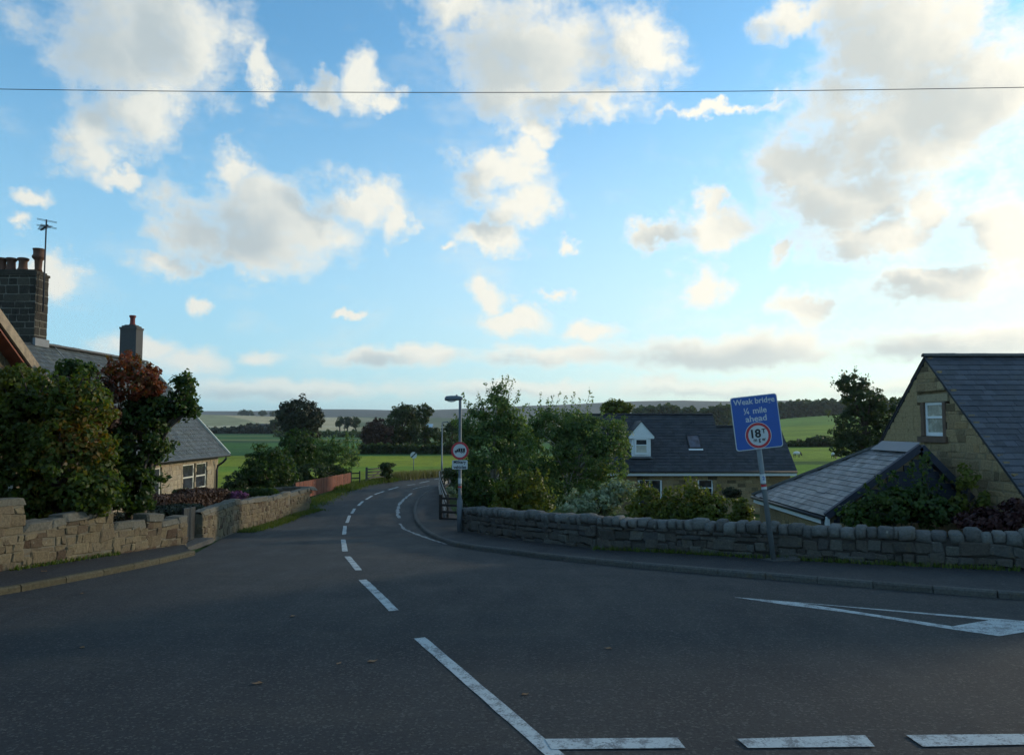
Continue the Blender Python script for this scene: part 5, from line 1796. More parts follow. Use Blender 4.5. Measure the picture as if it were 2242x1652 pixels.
plant('lime_tree', 'tall loose tree beyond the right stone house', 'tree', foot_at(1885, 62), [B(1866, 842, 32, 26, 62, 1.2), B(1885, 875, 45, 36, 62, 1.7), B(1875, 935, 56, 52, 62, 2.0), B(1930, 900, 36, 40, 62, 1.4), B(1945, 950, 34, 40, 62, 1.3), B(1860, 975, 42, 30, 62, 1.6)], 'leaf_wood', 0.14, 0.46, dens=0.66, trunk_r=0.2, limbs=24, shoots=[(tuple(at(a, b, 62)), tuple(at(c, d, 62)), 40, 0.3) for a, b, c, d in ((1860, 840, 1845, 815), (1870, 835, 1872, 808), (1885, 850, 1900, 822), (1910, 880, 1932, 855), (1845, 850, 1822, 835), (1830, 920, 1812, 900), (1950, 900, 1968, 880))])
plant('field_bush', 'low round bush in the hedge across the right field', 'bush', foot_at(1792, 150), [B(1792, 963, 26, 8, 150, 2)], 'leaf_wood', 0.26, 0.8, dens=1.0, trunk_r=0.1, crown='foliage', stem='stem')
plant('gatepost_bush', 'flat topped dark bush beside the field gate', 'bush', foot_at(847, 57), [B(847, 1020, 18, 8, 57, 0.5), B(846, 1040, 11, 18, 57, 0.35)], 'leaf_wood', 0.09, 0.28, dens=1.1, trunk_r=0.05, crown='foliage', stem='stem')
plant('verge_bush', 'overhanging bush where the pavement fence starts to bend', 'bush', foot_at(1000, 44), [B(995, 1035, 30, 20, 44, 0.9), B(1010, 1060, 25, 22, 43, 0.8)], 'leaf_wood', 0.09, 0.32, dens=0.8, trunk_r=0.05, crown='foliage', stem='stem')
plant('flowering_shrub', 'pale flowering shrub behind the pavement fence', 'shrub', foot_at(985, 40), [B(985, 1078, 14, 12, 40, 0.5)], 'leaf_pale', 0.06, 0.2, dens=1.0, trunk_r=0.04, crown='foliage', stem='stem')


# far woods that read as one mass, and the field hedges
def wood_mass(name, label, cat, px0, px1, Y, tops, mat, leaf, n, base_drop=1.0, depth=20):
    px = RNG.uniform(px0, px1, n)
    top = np.interp(px, [t[0] for t in tops], [t[1] for t in tops]) + 2.2 * np.sin(px * 0.33) + 1.5 * np.sin(px * 0.11 + 1) + 1.2 * np.sin(px * 0.9)
    yy = Y + RNG.uniform(-depth, depth, n)
    x = (px - CX) / F * yy
    zt = CAM_H + (HZ - top) / F * Y
    zb = H(x, yy) - base_drop
    f = RNG.uniform(0, 1, n) ** 0.6
    C = np.stack([x, yy, zb + (zt - zb) * f], 1)
    N = RNG.normal(size=(n, 3)) + np.array([0, -0.5, 0.4])
    c = C.mean(0)
    loc = Vector((c[0], c[1], float(H(c[0], c[1]))))
    o = leaf_cloud(name, C, N, np.clip(RNG.normal(0.45, 0.25, n), 0, 1), leaf, M[mat], None, 1.2, loc)
    o.location = loc
    return tag(o, label, cat, kind='stuff')


wood_mass('far_woodland', 'dark belt of far woodland left of the blue sign', 'woodland', 1385, 1605, 480, [(1385, 896), (1430, 890), (1470, 888), (1490, 896), (1515, 892), (1525, 905), (1545, 893), (1605, 888)], 'leaf_wood', 2.0, 7000)
wood_mass('pine_plantation', 'long dark plantation on the rise behind the right house', 'woodland', 1600, 2100, 600, [(1600, 888), (1700, 884), (1760, 878), (1850, 878), (1950, 875), (2100, 874)], 'leaf_wood', 2.4, 12000)
wood_mass('shelter_belt', 'dark shelter belt at the foot of the tan hill', 'woodland', 300, 640, 465, [(300, 934), (455, 936), (490, 940), (520, 934), (560, 930), (600, 933), (640, 938)], 'leaf_copper', 1.8, 6000)
wood_mass('meadow_hedge', 'dark hedge under the tree clump across the meadow', 'hedge', 785, 1010, 121, [(785, 972), (880, 973), (1010, 976)], 'leaf_wood', 0.4, 5000, depth=1.5)
wood_mass('field_hedge', 'thin hedge line across the bright right field', 'hedge', 1700, 2000, 152, [(1700, 965), (2000, 963)], 'leaf_wood', 0.5, 3500, depth=2)
wood_mass('moor_hedge', 'hazy hedge line crossing the middle fields', 'hedge', 600, 1000, 300, [(600, 944), (1000, 944)], 'leaf_wood', 0.8, 2500, depth=4)


# grasses
def grass(name, label, spots, h, mat, parent=None, w=0.02):
    n = len(spots)
    xy = np.array([[p[0], p[1]] for p in spots])
    z = np.array([p[2] for p in spots])
    hh = h * RNG.uniform(0.5, 1.3, n)
    a = RNG.uniform(0, 2 * np.pi, n)
    lean = RNG.normal(0, 0.35, (n, 2)) * hh[:, None]
    wx, wy = np.cos(a) * w, np.sin(a) * w
    p0 = np.stack([xy[:, 0] - wx, xy[:, 1] - wy, z], 1)
    p1 = np.stack([xy[:, 0] + wx, xy[:, 1] + wy, z], 1)
    p2 = np.stack([xy[:, 0] + lean[:, 0], xy[:, 1] + lean[:, 1], z + hh], 1)
    co = np.stack([p0, p1, p2], 1).reshape(-1, 3)
    me = bpy.data.meshes.new(name)
    me.vertices.add(3 * n)
    me.vertices.foreach_set('co', co.ravel())
    me.loops.add(3 * n)
    me.loops.foreach_set('vertex_index', np.arange(3 * n))
    me.polygons.add(n)
    me.polygons.foreach_set('loop_start', np.arange(0, 3 * n, 3))
    me.polygons.foreach_set('loop_total', np.full(n, 3))
    at_ = me.attributes.new('tint', 'FLOAT', 'POINT')
    at_.data.foreach_set('value', np.repeat(np.clip(RNG.normal(0.45, 0.25, n), 0, 1), 3))
    me.materials.append(M[mat])
    me.update()
    return tag(link(name, me, parent), label, 'grass', kind='stuff')


def along(path, n, off, spread, lift=0.0):
    q = resample(path, 200)
    out = []
    for _ in range(n):
        i = random.randrange(0, 199)
        p = q[i] + (q[i + 1] - q[i]) * random.random()
        t = q[i + 1] - q[i]
        t = t / (np.linalg.norm(t) + 1e-9)
        nn = np.array([t[1], -t[0]])
        k = off + random.gauss(0, spread)
        p = p + nn * k
        out.append((p[0], p[1], Hf(p[0], p[1]) + lift))
    return out


grass('verge_grass', 'strip of green grass between the left garden wall and the road', along(WALL_L[4:], 5200, 0.55, 0.16, -0.02) + along([WALL_L[-1], KL_FAR[3], KL_FAR[4]], 5000, -0.4, 0.35, -0.02), 0.14, 'grass')
grass('meadow_edge_grass', 'tall dry grass along the meadow edge at the bend', along(KL_FAR[5:8] + [(2, 71)], 9000, -1.0, 0.6, -0.02), 0.55, 'straw', w=0.03)
grass('gate_grass', 'green grass around the field gates', along(KL_FAR[3:6], 5000, -0.8, 0.45, -0.02), 0.28, 'grass', w=0.03)
grass('wall_foot_grass', 'dark tufts of grass at the foot of the drystone wall', along(WALL_R[1:6], 1300, -0.36, 0.07, 0.11), 0.11, 'grass')
grass('wall_foot_weeds', 'small weeds at the foot of the left garden wall', along(WALL_L[:2], 420, 0.26, 0.05, 0.11), 0.10, 'grass')


# ------------------------------------------------------------------ signs and street furniture
def lettering(parent, body, size, loc, mat, bold=0.0, space=1.0, width=None, name='lettering', y=-0.006):
    """text facing -y in the parent's frame, centred on loc (x, z)"""
    cu = bpy.data.curves.new('lettering', 'FONT')
    cu.body, cu.size, cu.align_x, cu.align_y = body, size, 'CENTER', 'CENTER'
    cu.offset = bold
    cu.space_character = space
    cu.extrude = 0.0008
    cu.resolution_u = 3
    tmp = bpy.data.objects.new('lettering', cu)
    COL.objects.link(tmp)
    bpy.context.view_layer.update()
    me = bpy.data.meshes.new_from_object(tmp.evaluated_get(bpy.context.evaluated_depsgraph_get()))
    bpy.data.objects.remove(tmp)
    bpy.data.curves.remove(cu)
    xs = [v.co.x for v in me.vertices]
    ys_ = [v.co.y for v in me.vertices]
    cx, cy, w_ = (max(xs) + min(xs)) / 2, (max(ys_) + min(ys_)) / 2, max(xs) - min(xs)
    k = width / w_ if width else 1.0
    for v in me.vertices:
        v.co = Vector(((v.co.x - cx) * k, -v.co.z, (v.co.y - cy) * 1.0))
    me.materials.clear()
    me.materials.append(mat)
    o = link(name, me, parent)
    o.location = (loc[0], y, loc[1])
    return o


def disc(parent, name, r, loc, mat, y0, th=0.004, r_in=0.0, n=48):
    mb = MB()
    if r_in > 0:
        k = 0
        vs_, fs = [], []
        for j in range(n):
            a = 2 * math.pi * j / n
            for rr in (r_in, r):
                for yy in (y0, y0 + th):
                    vs_.append((loc[0] + rr * math.cos(a), yy, loc[1] + rr * math.sin(a)))
        for j in range(n):
            a, b = 4 * j, 4 * ((j + 1) % n)
            fs += [(a, b, b + 2, a + 2), (a + 1, a + 3, b + 3, b + 1), (a + 2, b + 2, b + 3, a + 3), (a, a + 1, b + 1, b)]
        mb.add(vs_, fs)
    else:
        mb.prism([(loc[0] + r * math.cos(2 * math.pi * j / n), y0, loc[1] + r * math.sin(2 * math.pi * j / n)) for j in range(n)], (0, th, 0))
    return mb.build(name, mat, parent)


def round_rect(w, h, r, y, cx=0, cz=0, n=6):
    out = []
    for sx, sz, a0 in ((1, 1, 0), (-1, 1, 90), (-1, -1, 180), (1, -1, 270)):
        for i in range(n + 1):
            a = math.radians(a0 + 90 * i / n)
            out.append((cx + sx * (w / 2 - r) + r * math.cos(a), y, cz + sz * (h / 2 - r) + r * math.sin(a)))
    return out


def weak_bridge_sign():
    p = G(1693, 1226, 0.12)
    root = empty('weak_bridge_sign', (p.x, p.y, p.z), 0, 'blue weak bridge sign on a leaning grey pole in front of the wall', 'road sign')
    root.rotation_euler = (0, math.radians(-6.4), 0)
    MB().tube([(0, 0, -0.3), (0, 0, 3.5)], 0.056, 14).build('pole', M['galv'], root, True)
    MB().box((0.02, -0.02, 0.0), (0.95, 0.42, 0.05)).build('footing', M['kerb'], root)
    W_, H_ = 1.02, 1.16
    zc = 2.40 + H_ / 2
    pl = MB().prism(round_rect(W_, H_, 0.06, -0.075, 0, zc), (0, 0.012, 0)).build('sign_plate', M['signwhite'], root)
    MB().prism(round_rect(W_ - 0.035, H_ - 0.035, 0.05, -0.079, 0, zc), (0, 0.003, 0)).build('blue_face', M['signblue'], pl)
    MB().prism(round_rect(W_ - 0.01, H_ - 0.01, 0.06, -0.061, 0, zc), (0, 0.004, 0)).build('sign_back', M['signback'], pl)
    for dz in (0.32, -0.32):
        MB().box((0, -0.045, zc + dz), (0.9, 0.028, 0.05)).build('bracket', M['galv'], root)
    lettering(pl, 'Weak bridge', 0.17, (0.0, zc + 0.445), M['signwhite'], 0.003, 1.0, width=0.90, y=-0.0815)
    lettering(pl, '\u00bc mile', 0.185, (0.0, zc + 0.255), M['signwhite'], 0.003, 1.0, width=0.50, y=-0.0815)
    lettering(pl, 'ahead', 0.185, (0.0, zc + 0.085), M['signwhite'], 0.003, 1.0, width=0.46, y=-0.0815)
    dc = (0.0, zc - 0.285)
    face = disc(pl, 'limit_disc', 0.285, dc, M['signwhite'], -0.0825, 0.003)
    disc(pl, 'red_ring', 0.272, dc, M['signred'], -0.0845, 0.002, r_in=0.218)
    lettering(pl, '18', 0.25, (dc[0] - 0.045, dc[1] + 0.045), M['blackpaint'], 0.008, 0.95, width=0.21, y=-0.0850)
    lettering(pl, 'T', 0.13, (dc[0] + 0.125, dc[1] + 0.085), M['blackpaint'], 0.004, 1.0, width=0.085, y=-0.0850)
    lettering(pl, 'm g w', 0.12, (dc[0] + 0.015, dc[1] - 0.115), M['blackpaint'], 0.003, 1.0, width=0.26, y=-0.0850)
    # stickers round the pole
    for z0, z1, m in ((1.66, 1.86, 'signwhite'), (1.585, 1.635, 'signred'), (1.53, 1.58, 'signwhite')):
        MB().tube([(0, 0, z0), (0, 0, z1)], 0.0595, 14, cap=False).build('sticker', M[m], root, True)
    lettering(root, '2', 0.11, (0.0, 1.77), M['signblue'], 0.003, y=-0.0605)
    return root


weak_bridge_sign()


def street_lamp():
    p = G(1006, 1163, 0.12)
    Y = p.y
    top = at(1010, 874, Y).z
    root = empty('street_lamp', p, 0, 'grey street lamp post with a short lantern beside the pointed birch', 'street lamp')
    h = top - p.z
    MB().lathe([(0.095, -0.2), (0.095, 1.05), (0.055, 1.15), (0.048, h - 0.05), (0.042, h + 0.02)], (0, 0, 0), 14).build('post', M['greypost'], root, True)
    MB().box((0, -0.096, 0.62), (0.09, 0.006, 0.4)).build('access_door', M['greypost'], root)
    ln = MB()
    # lantern hood: a flattened shell, round nosed, pointing left
    prof = [(0.08, 0.06, 0.0), (0.03, 0.085, 0.0), (-0.14, 0.11, 0.0), (-0.34, 0.115, -0.005), (-0.48, 0.105, -0.01), (-0.53, 0.06, -0.02)]
    vs_, fs = [], []
    n = 12
    for x, r, dz in prof:
        for j in range(n):
            a = 2 * math.pi * j / n
            vs_.append((x, math.cos(a) * r * 1.05, h + 0.02 + dz + math.sin(a) * r * (1.0 if math.sin(a) > 0 else 0.55)))
    for i in range(len(prof) - 1):
        for j in range(n):
            a, b = i * n + j, i * n + (j + 1) % n
            fs.append((a, b, b + n, a + n))
    fs.append(tuple(range(n))[::-1])
    fs.append(tuple((len(prof) - 1) * n + j for j in range(n)))
    ln.add(vs_, fs)
    lo = ln.build('lantern', M['greypost'], root, True)
    bw = MB()
    bw.lathe([(0.07, 0.0), (0.065, -0.03), (0.045, -0.05), (0.01, -0.06)], (0, 0, 0), 14)
    b = bw.build('lens', M['lamp_glass'], lo, True)
    b.location = (-0.30, 0, h - 0.03)
    b.scale = (2.2, 1.0, 1.0)
    MB().lathe([(0.035, 0), (0.035, 0.05), (0.02, 0.07)], (-0.12, 0, h + 0.095), 10).build('photocell', M['greypost'], lo, True)
    for z0, z1, m in ((1.62, 1.80, 'signwhite'), (1.48, 1.53, 'signred')):
        MB().tube([(0, 0, z0), (0, 0, z1)], 0.062, 14, cap=False).build('sticker', M[m], root, True)
    # the sign bolted to it
    sg = empty('military_vehicles_sign', (p.x, p.y, p.z), 0, 'round red ringed lorry sign with white plate on the lamp post', 'road sign')
    zc = at(1007, 986, Y).z - p.z
    disc(sg, 'sign_back', 0.30, (0, zc), M['signback'], -0.075, 0.012)
    disc(sg, 'white_face', 0.298, (0, zc), M['signwhite'], -0.079, 0.003)
    disc(sg, 'red_ring', 0.30, (0, zc), M['signred'], -0.082, 0.002, r_in=0.228)
    t = MB()
    yv = -0.081

    def rect(x0, x1, z0, z1):
        t.prism([(x0, yv, zc + z0), (x1, yv, zc + z0), (x1, yv, zc + z1), (x0, yv, zc + z1)], (0, 0.0015, 0))
    # lorry seen from its side, bonnet to the left, canvas back with white side marks
    t.prism([(-0.175, yv, zc - 0.045), (-0.175, yv, zc - 0.005), (-0.165, yv, zc + 0.005), (-0.115, yv, zc + 0.012), (-0.115, yv, zc - 0.045)], (0, 0.0015, 0))
    t.prism([(-0.113, yv, zc - 0.045), (-0.113, yv, zc + 0.012), (-0.102, yv, zc + 0.055), (-0.060, yv, zc + 0.055), (-0.060, yv, zc - 0.045)], (0, 0.0015, 0))
    for x0, x1 in ((-0.052, 0.016), (0.030, 0.092), (0.106, 0.175)):
        rect(x0, x1, -0.02, 0.075)
    rect(-0.058, 0.178, -0.045, -0.022)
    rect(-0.052, 0.176, 0.077, 0.086)
    t.build('lorry_symbol', M['blackpaint'], sg)
    for x in (-0.135, 0.055, 0.125):
        disc(sg, 'wheel_symbol', 0.030, (x, zc - 0.055), M['blackpaint'], -0.083, 0.0015, n=20)
        disc(sg, 'hub_symbol', 0.012, (x, zc - 0.055), M['signwhite'], -0.0845, 0.001, n=14)
    zp = at(1007, 1016.5, Y).z - p.z
    W_, H_ = 33.5 / F * Y, 19.5 / F * Y
    pl = MB().prism(round_rect(W_, H_, 0.03, -0.078, 0, zp), (0, 0.012, 0)).build('plate', M['signwhite'], sg)
    lettering(pl, 'Military', 0.145, (0, zp + 0.075), M['blackpaint'], 0.004, width=W_ * 0.80, y=-0.0795)
    lettering(pl, 'vehicles', 0.145, (0, zp - 0.080), M['blackpaint'], 0.004, width=W_ * 0.84, y=-0.0795)
    for dz in (zc + 0.12, zc - 0.12, zp):
        MB().box((0, -0.02, dz), (0.14, 0.10, 0.04)).build('clip', M['galv'], sg)


street_lamp()


def small_posts():
    p = G(905, 1034)
    c = at(903, 996, p.y)
    r = empty('speed_limit_sign', p, 0, 'small white round sign with black diagonal stripe at the bend', 'road sign')
    h = c.z - p.z
    MB().tube([(0, 0, -0.2), (0, 0, h + 0.2)], 0.038, 10).build('pole', M['galv'], r, True)
    R_ = 7.2 / F * p.y
    disc(r, 'sign_disc', R_, (0, h), M['signwhite'], -0.06, 0.01)
    st = MB()
    a = math.radians(45)
    ux, uz = math.cos(a), math.sin(a)
    L, w_ = R_ * 0.97, R_ * 0.17
    st.prism([(-ux * L + uz * w_, -0.063, h - uz * L - ux * w_), (ux * L + uz * w_, -0.063, h + uz * L - ux * w_), (ux * L - uz * w_, -0.063, h + uz * L + ux * w_), (-ux * L - uz * w_, -0.063, h - uz * L + ux * w_)], (0, 0.002, 0))
    st.build('black_stripe', M['blackpaint'], r)
    # slim lamp column beyond the fence
    p = G(967, 1045)
    top = at(968, 924, p.y)
    r = empty('slim_lamp_column', p, 0, 'slim pale lamp column in the distance left of the lorry sign', 'street lamp')
    h = top.z - p.z
    MB().lathe([(0.08, -0.2), (0.08, 1.2), (0.055, 1.3), (0.045, h)], (0, 0, 0), 10).build('post', M['galv'], r, True)
    MB().bar((0.02, 0, h - 0.03), (0.5, 0.05, h + 0.05), 0.12, 0.08).build('lantern', M['greypost'], r)
    # far pole
    p = Vector(foot_at(753, 330))
    r = empty('telegraph_pole', p, 0, 'thin telegraph pole below the three far round trees', 'pole')
    MB().tube([(0, 0, -0.3), (0, 0, 6.2)], [0.17, 0.12], 8).build('post', M['wood'], r, True)
    MB().bar((-0.7, 0, 5.9), (0.7, 0, 5.9), 0.12, 0.12).build('crossarm', M['wood'], r)
    # white-topped marker behind the pillar
    c = at(23, 1066, 17.3)
    g0 = Vector((c.x, c.y, Hf(c.x, c.y)))
    r = empty('marker_post', g0, 0, 'white topped marker on a thin rod behind the left wall pillar', 'marker')
    h = c.z - g0.z
    MB().tube([(0, 0, -0.1), (0, 0, h)], 0.012, 6).build('rod', M['black'], r, True)
    MB().prism(round_rect(0.07, 0.19, 0.02, -0.03, 0, h), (0, 0.06, 0)).build('white_head', M['white'], r)


small_posts()


def red_fence():
    A, Bp = G(646, 1097), G(767, 1064)
    A, Bp = Vector((A.x, A.y)), Vector((Bp.x, Bp.y))
    root = empty('red_board_fence', (A.x, A.y, Hf(A.x, A.y)), 0, 'red stained board fence beyond the left garden wall', 'fence')
    ox = Vector(root.location)
    n = 84
    t = (Bp - A) / n
    T = Vector((t.x, t.y, 0)).normalized()
    Nv = Vector((T.y, -T.x, 0))
    for i in range(n):
        q = A + t * (i + .5)
        h = 0.98 - 0.10 * i / n + random.uniform(-0.012, 0.012)
        z = Hf(q.x, q.y)
        mb = MB()
        R = Matrix((T, Nv, Z3)).transposed()
        mb.box(Vector((q.x, q.y, z + h / 2 + 0.03)) - ox + Nv * random.uniform(-0.004, 0.004), (t.length - 0.008, 0.022, h), R)
        mb.build('board', M['redfence'], root)
    for dz in (0.25, 0.75):
        mb = MB()
        mb.bar(Vector((A.x, A.y, Hf(*A) + dz)) - ox - Nv * 0.04, Vector((Bp.x, Bp.y, Hf(*Bp) + dz - 0.05)) - ox - Nv * 0.04, 0.04, 0.08)
        mb.build('rail', M['wood'], root)
    for i in range(0, n + 1, 14):
        q = A + t * i
        mb = MB()
        mb.box(Vector((q.x, q.y, Hf(q.x, q.y) + 0.42)) - ox - Nv * 0.10, (0.09, 0.09, 1.0))
        mb.build('post', M['wood'], root)


red_fence()


def bar_gate(name, label, a, b, h, bars, mat, r, post=0.0, brace=False, cat='gate'):
    a, b = Vector(a), Vector(b)
    root = empty(name, (a.x, a.y, Hf(a.x, a.y)), 0, label, cat)
    ox = Vector(root.location)
    za, zb = Hf(a.x, a.y), Hf(b.x, b.y)
    A, Bv = Vector((a.x, a.y, za)) - ox, Vector((b.x, b.y, zb)) - ox
    for k in range(bars):
        f = 0.15 + (h - 0.15) * k / (bars - 1)
        mb = MB()
        mb.bar(A + Z3 * f, Bv + Z3 * f, r, r * 1.6)
        mb.build('rail', M[mat], root)
    for P_, w_ in ((A, post), (Bv, post)):
        mb = MB()
        mb.box(P_ + Z3 * (h + 0.1) / 2, (max(w_, r * 1.5), max(w_, r * 1.5), h + 0.2))
        mb.build('post', M[mat], root)
    if brace:
        mb = MB()
        mb.bar(A + Z3 * 0.15, Bv + Z3 * h, r * 0.8, r * 1.2)
        mb.build('brace', M[mat], root)
    return root


g1, g2 = G(768, 1063), G(787, 1062)
bar_gate('metal_gate', 'dark metal gate at the far end of the red fence', (g1.x, g1.y), (g2.x, g2.y), 0.85, 3, 'gatedark', 0.05, 0.08)
g1, g2 = G(802, 1057), G(842, 1053)
bar_gate('field_gate', 'weathered wooden field gate left of the flat topped bush', (g1.x, g1.y), (g2.x, g2.y), 0.98, 5, 'wood', 0.06, 0.14, brace=True)
bar_gate('wooden_gate', 'dark wooden gate behind the lamp post', (-3.02, 33.0), (-1.55, 32.0), 1.0, 4, 'darkwood', 0.06, 0.13)


def pavement_fence():
    path = [(-2.75, 33.4), (-3.3, 38), (-4.0, 44), (-4.75, 51), (-4.5, 55)]
    q = resample(path, 13)
    root = empty('rail_fence', (q[0][0], q[0][1], Hf(*q[0])), 0, 'post and rail fence with boards along the inside of the bend', 'fence')
    ox = Vector(root.location)
    tops = []
    for p in q:
        P_ = Vector((p[0], p[1], Hf(*p) + 0.1)) - ox
        mb = MB()
        mb.box(P_ + Z3 * 0.5, (0.09, 0.09, 1.1))
        mb.build('post', M['wood'], root)
        tops.append(P_)
    for a, b in zip(tops[:-1], tops[1:]):
        for h, w_ in ((1.0, 0.08), (0.66, 0.09), (0.36, 0.12)):
            mb = MB()
            mb.bar(a + Z3 * h + Vector((-0.055, 0, 0)), b + Z3 * h + Vector((-0.055, 0, 0)), 0.03, w_)
            mb.build('rail', M['palewood'], root)
        mb = MB()
        mb.bar(a + Z3 * 0.10 + Vector((-0.06, 0, 0)), b + Z3 * 0.10 + Vector((-0.06, 0, 0)), 0.04, 0.22)
        mb.build('gravel_board', M['palewood'], root)


M['palewood'] = plain('silvered_timber', (0.20, 0.19, 0.17), 0.85, var=0.3, scale=14)
pavement_fence()

# dark garden gate between the two lengths of wall
ga, gb_ = Vector(WALL_L[2]), Vector(WALL_L[3])
gt = empty('garden_gate', (ga.x, ga.y, Hf(ga.x, ga.y)), 0, 'narrow dark boarded gate in the left garden wall', 'gate')
gv = Vector((gb_.x - ga.x, gb_.y - ga.y, Hf(gb_.x, gb_.y) - Hf(ga.x, ga.y)))
nb = 7
for i in range(nb):
    c = gv * ((i + .5) / nb) + Vector((-0.05, -0.01, 0.60))
    MB().bar(c - Z3 * 0.46, c + Z3 * 0.46, 0.03, gv.length / nb - 0.012, up=gv.normalized()).build('board', M['gatedark'], gt)
for h in (0.28, 0.9):
    MB().bar(Vector((-0.085, 0, h + 0.05)), gv + Vector((-0.085, 0, h + 0.05)), 0.03, 0.09).build('rail', M['gatedark'], gt)
MB().box(gv * 0.5 + Vector((0.05, 0, 0.03)), (0.5, gv.length, 0.14)).build('step', M['kerb'], gt)


# ------------------------------------------------------------------ far buildings, sheep, wire, fallen leaves
def barn(name, label, px0, px1, ybase_depth, h_wall, h_ridge, depth, wm, rm):
    Y = ybase_depth
    x0, x1 = ray(px0, 940)[0] * Y, ray(px1, 940)[0] * Y
    xc = (x0 + x1) / 2
    z = Hf(xc, Y)
    r = empty(name, (xc, Y, z), 0, label, 'barn')
    L = x1 - x0
    MB().prism([(-L / 2, 0, -1), (-L / 2, 0, h_wall), (-L / 2, depth / 2, h_ridge), (-L / 2, depth, h_wall), (-L / 2, depth, -1)], (L, 0, 0)).build('wall', M[wm], r)
    for s in (0, 1):
        MB().prism([(-L / 2 - .3, -0.3 if s == 0 else depth + .3, h_wall - 0.1), (-L / 2 - .3, depth / 2, h_ridge + 0.25), (-L / 2 - .3, depth / 2, h_ridge + 0.05), (-L / 2 - .3, -0.3 if s == 0 else depth + .3, h_wall - 0.3)], (L + .6, 0, 0)).build('roof', M[rm], r)
    for k in range(3):
        MB().box((-L / 3 + k * L / 3, -0.05, h_wall * 0.42), (L * 0.12, 0.12, h_wall * 0.8)).build('door', M['black'], r)


barn('long_barn', 'long dark barn at the foot of the tan hill', 545, 590, 455, 3.0, 5.6, 9, 'barn', 'slate_far')
barn('pale_roofed_shed', 'small farm shed with pale roof left of the street lamp', 925, 945, 420, 3.6, 5.2, 8, 'barn', 'shedroof')


def make_sheep():
    root = empty('sheep', (0, 0, 0), 0, None, 'sheep', 'sheep grazing in the fields')
    bm = bmesh.new()
    bmesh.ops.create_icosphere(bm, subdivisions=3, radius=1.0)
    for v in bm.verts:
        c = v.co.copy()
        k = 1 + 0.06 * math.sin(c.x * 9) * math.sin(c.y * 8 + 1) * math.sin(c.z * 7)
        belly = 1.0 if c.z > -0.2 else 0.85
        v.co = Vector((c.x * 0.56 * k * (1.0 if c.x < 0 else 0.96), c.y * 0.27 * k, 0.58 + c.z * 0.28 * k * belly))
    me = bpy.data.meshes.new('body')
    bm.to_mesh(me)
    bm.free()
    me.materials.append(M['wool'])
    me.polygons.foreach_set('use_smooth', [True] * len(me.polygons))
    link('body', me, root)
    MB().tube([(0.42, 0, 0.66), (0.58, 0, 0.62), (0.70, 0, 0.46), (0.80, 0, 0.30), (0.85, 0, 0.23)], [0.16, 0.13, 0.105, 0.075, 0.04], 10).build('head', M['sheepface'], root, True)
    for s in (-1, 1):
        MB().tube([(0.66, s * 0.08, 0.55), (0.62, s * 0.17, 0.56), (0.60, s * 0.22, 0.53)], [0.03, 0.035, 0.01], 6).build('ear', M['sheepface'], root, True)
        MB().tube([(0.34, s * 0.13, 0.45), (0.35, s * 0.13, 0.22), (0.34, s * 0.13, 0.0)], [0.065, 0.035, 0.032], 7).build('leg', M['sheepface'], root, True)
        MB().tube([(-0.36, s * 0.14, 0.50), (-0.34, s * 0.14, 0.34), (-0.41, s * 0.14, 0.20), (-0.39, s * 0.14, 0.0)], [0.10, 0.06, 0.034, 0.032], 7).build('leg', M['sheepface'], root, True)
    MB().tube([(-0.53, 0, 0.66), (-0.60, 0, 0.58), (-0.60, 0, 0.42)], [0.05, 0.05, 0.025], 6).build('tail', M['wool'], root, True)
    return root


SHEEP = make_sheep()
spots = [(1744, 1001, 0.3, 'white sheep in the green field just right of the blue sign'), (1835, 1003, 2.6, 'white sheep near the low tree right of the dormer house'), (1826, 1003, 0.6, 'second sheep close by the one near the low tree'),
         (851, 983, 0.2, 'white sheep under the tree clump across the meadow'), (858, 983, 2.9, 'sheep facing its neighbour under the tree clump')]
for i, (px, py, rz, lb) in enumerate(spots):
    o = SHEEP
    if i:
        o = SHEEP.copy()
        COL.objects.link(o)
        for ch in SHEEP.children:
            c = ch.copy()
            COL.objects.link(c)
            c.parent = o
    o.location = G(px, py)
    o.rotation_euler = (0, 0, rz)
    o['label'] = lb
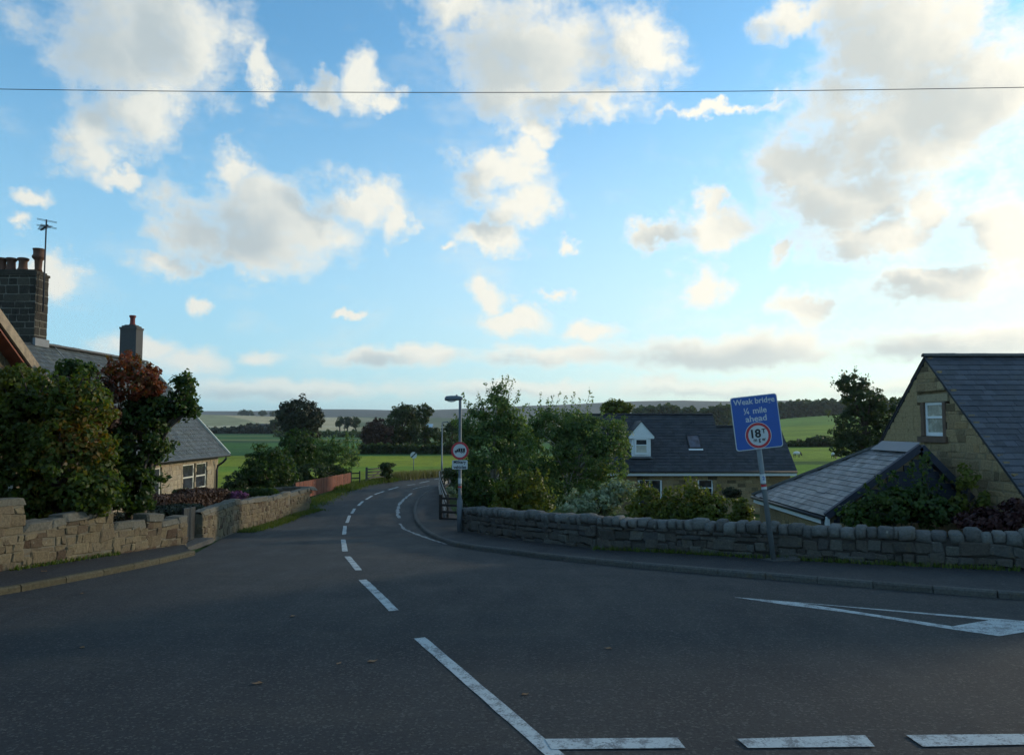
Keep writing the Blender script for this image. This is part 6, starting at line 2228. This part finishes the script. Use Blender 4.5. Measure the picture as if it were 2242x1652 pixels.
# overhead wire
wire = MB()
Yw = 17.0
pts = []
for i in range(61):
    x = -34 + 68 * i / 60
    zc = at(1000, 203, Yw).z
    pts.append((x, Yw, zc + 0.092 * ((x + 1.2) / 11.2) ** 2))
wire.tube(pts, 0.008, 6)
tag(wire.build('overhead_wire', M['wire'], None, True), 'thin overhead wire sagging across the whole sky', 'wire')

M['litter'] = leaf_mat('dead_leaf', [(0.20, 0.10, 0.04), (0.26, 0.15, 0.06), (0.22, 0.08, 0.03)], trans=0.1)
LEAF_LB = {(562, 1498): 'orange leaf lying on the open tarmac left of the long white dash', (815, 1448): 'pale brown leaf just left of the long white dash on the tarmac'}
lm = None
for (px, py) in ((562, 1498), (815, 1448), (180, 1418), (742, 1452), (320, 1240), (180, 1300), (420, 1225), (1150, 1520), (1330, 1420), (640, 1350), (95, 1265), (255, 1230)):
    p = G(px, py)
    if lm is None:
        lm = bpy.data.meshes.new('fallen_leaf')
        lm.from_pydata([(-0.06, 0, 0.002), (-0.025, 0.035, 0.012), (0.01, 0.028, 0.006), (0.06, 0, 0.016), (0.015, -0.03, 0.004), (-0.03, -0.034, 0.014), (0, 0, 0.006)], [], [(0, 1, 6), (1, 2, 6), (2, 3, 6), (3, 4, 6), (4, 5, 6), (5, 0, 6)])
        lm.materials.append(M['litter'])
    o = link('fallen_leaf', lm)
    o.location = p + Z3 * (0.004 if not (px < 440 and py < 1280) else 0.125)
    o.rotation_euler = (0, 0, random.uniform(0, 6))
    s_ = random.uniform(0.7, 1.25)
    o.scale = (s_, s_, s_)
    tag(o, LEAF_LB.get((px, py), 'small dead brown leaf lying on the dark tarmac'), 'leaf', 'fallen leaves on the tarmac')

# ------------------------------------------------------------------ the air
hz = MB()
hz.box((0, 2200, 50), (12000, 6000, 116))
ho = hz.build('haze', None)
hm = bpy.data.materials.new('haze')
hm.use_nodes = True
hm.node_tree.nodes.clear()
t = NT(hm.node_tree)
pv = t.n.new('ShaderNodeVolumePrincipled')
pv.inputs['Color'].default_value = (0.80, 0.88, 0.95, 1)
pv.inputs['Density'].default_value = 0.00010
pv.inputs['Anisotropy'].default_value = 0.3
om = t.n.new('ShaderNodeOutputMaterial')
t.l.new(pv.outputs[0], om.inputs['Volume'])
ho.data.materials.append(hm)
tag(ho, kind='stuff')
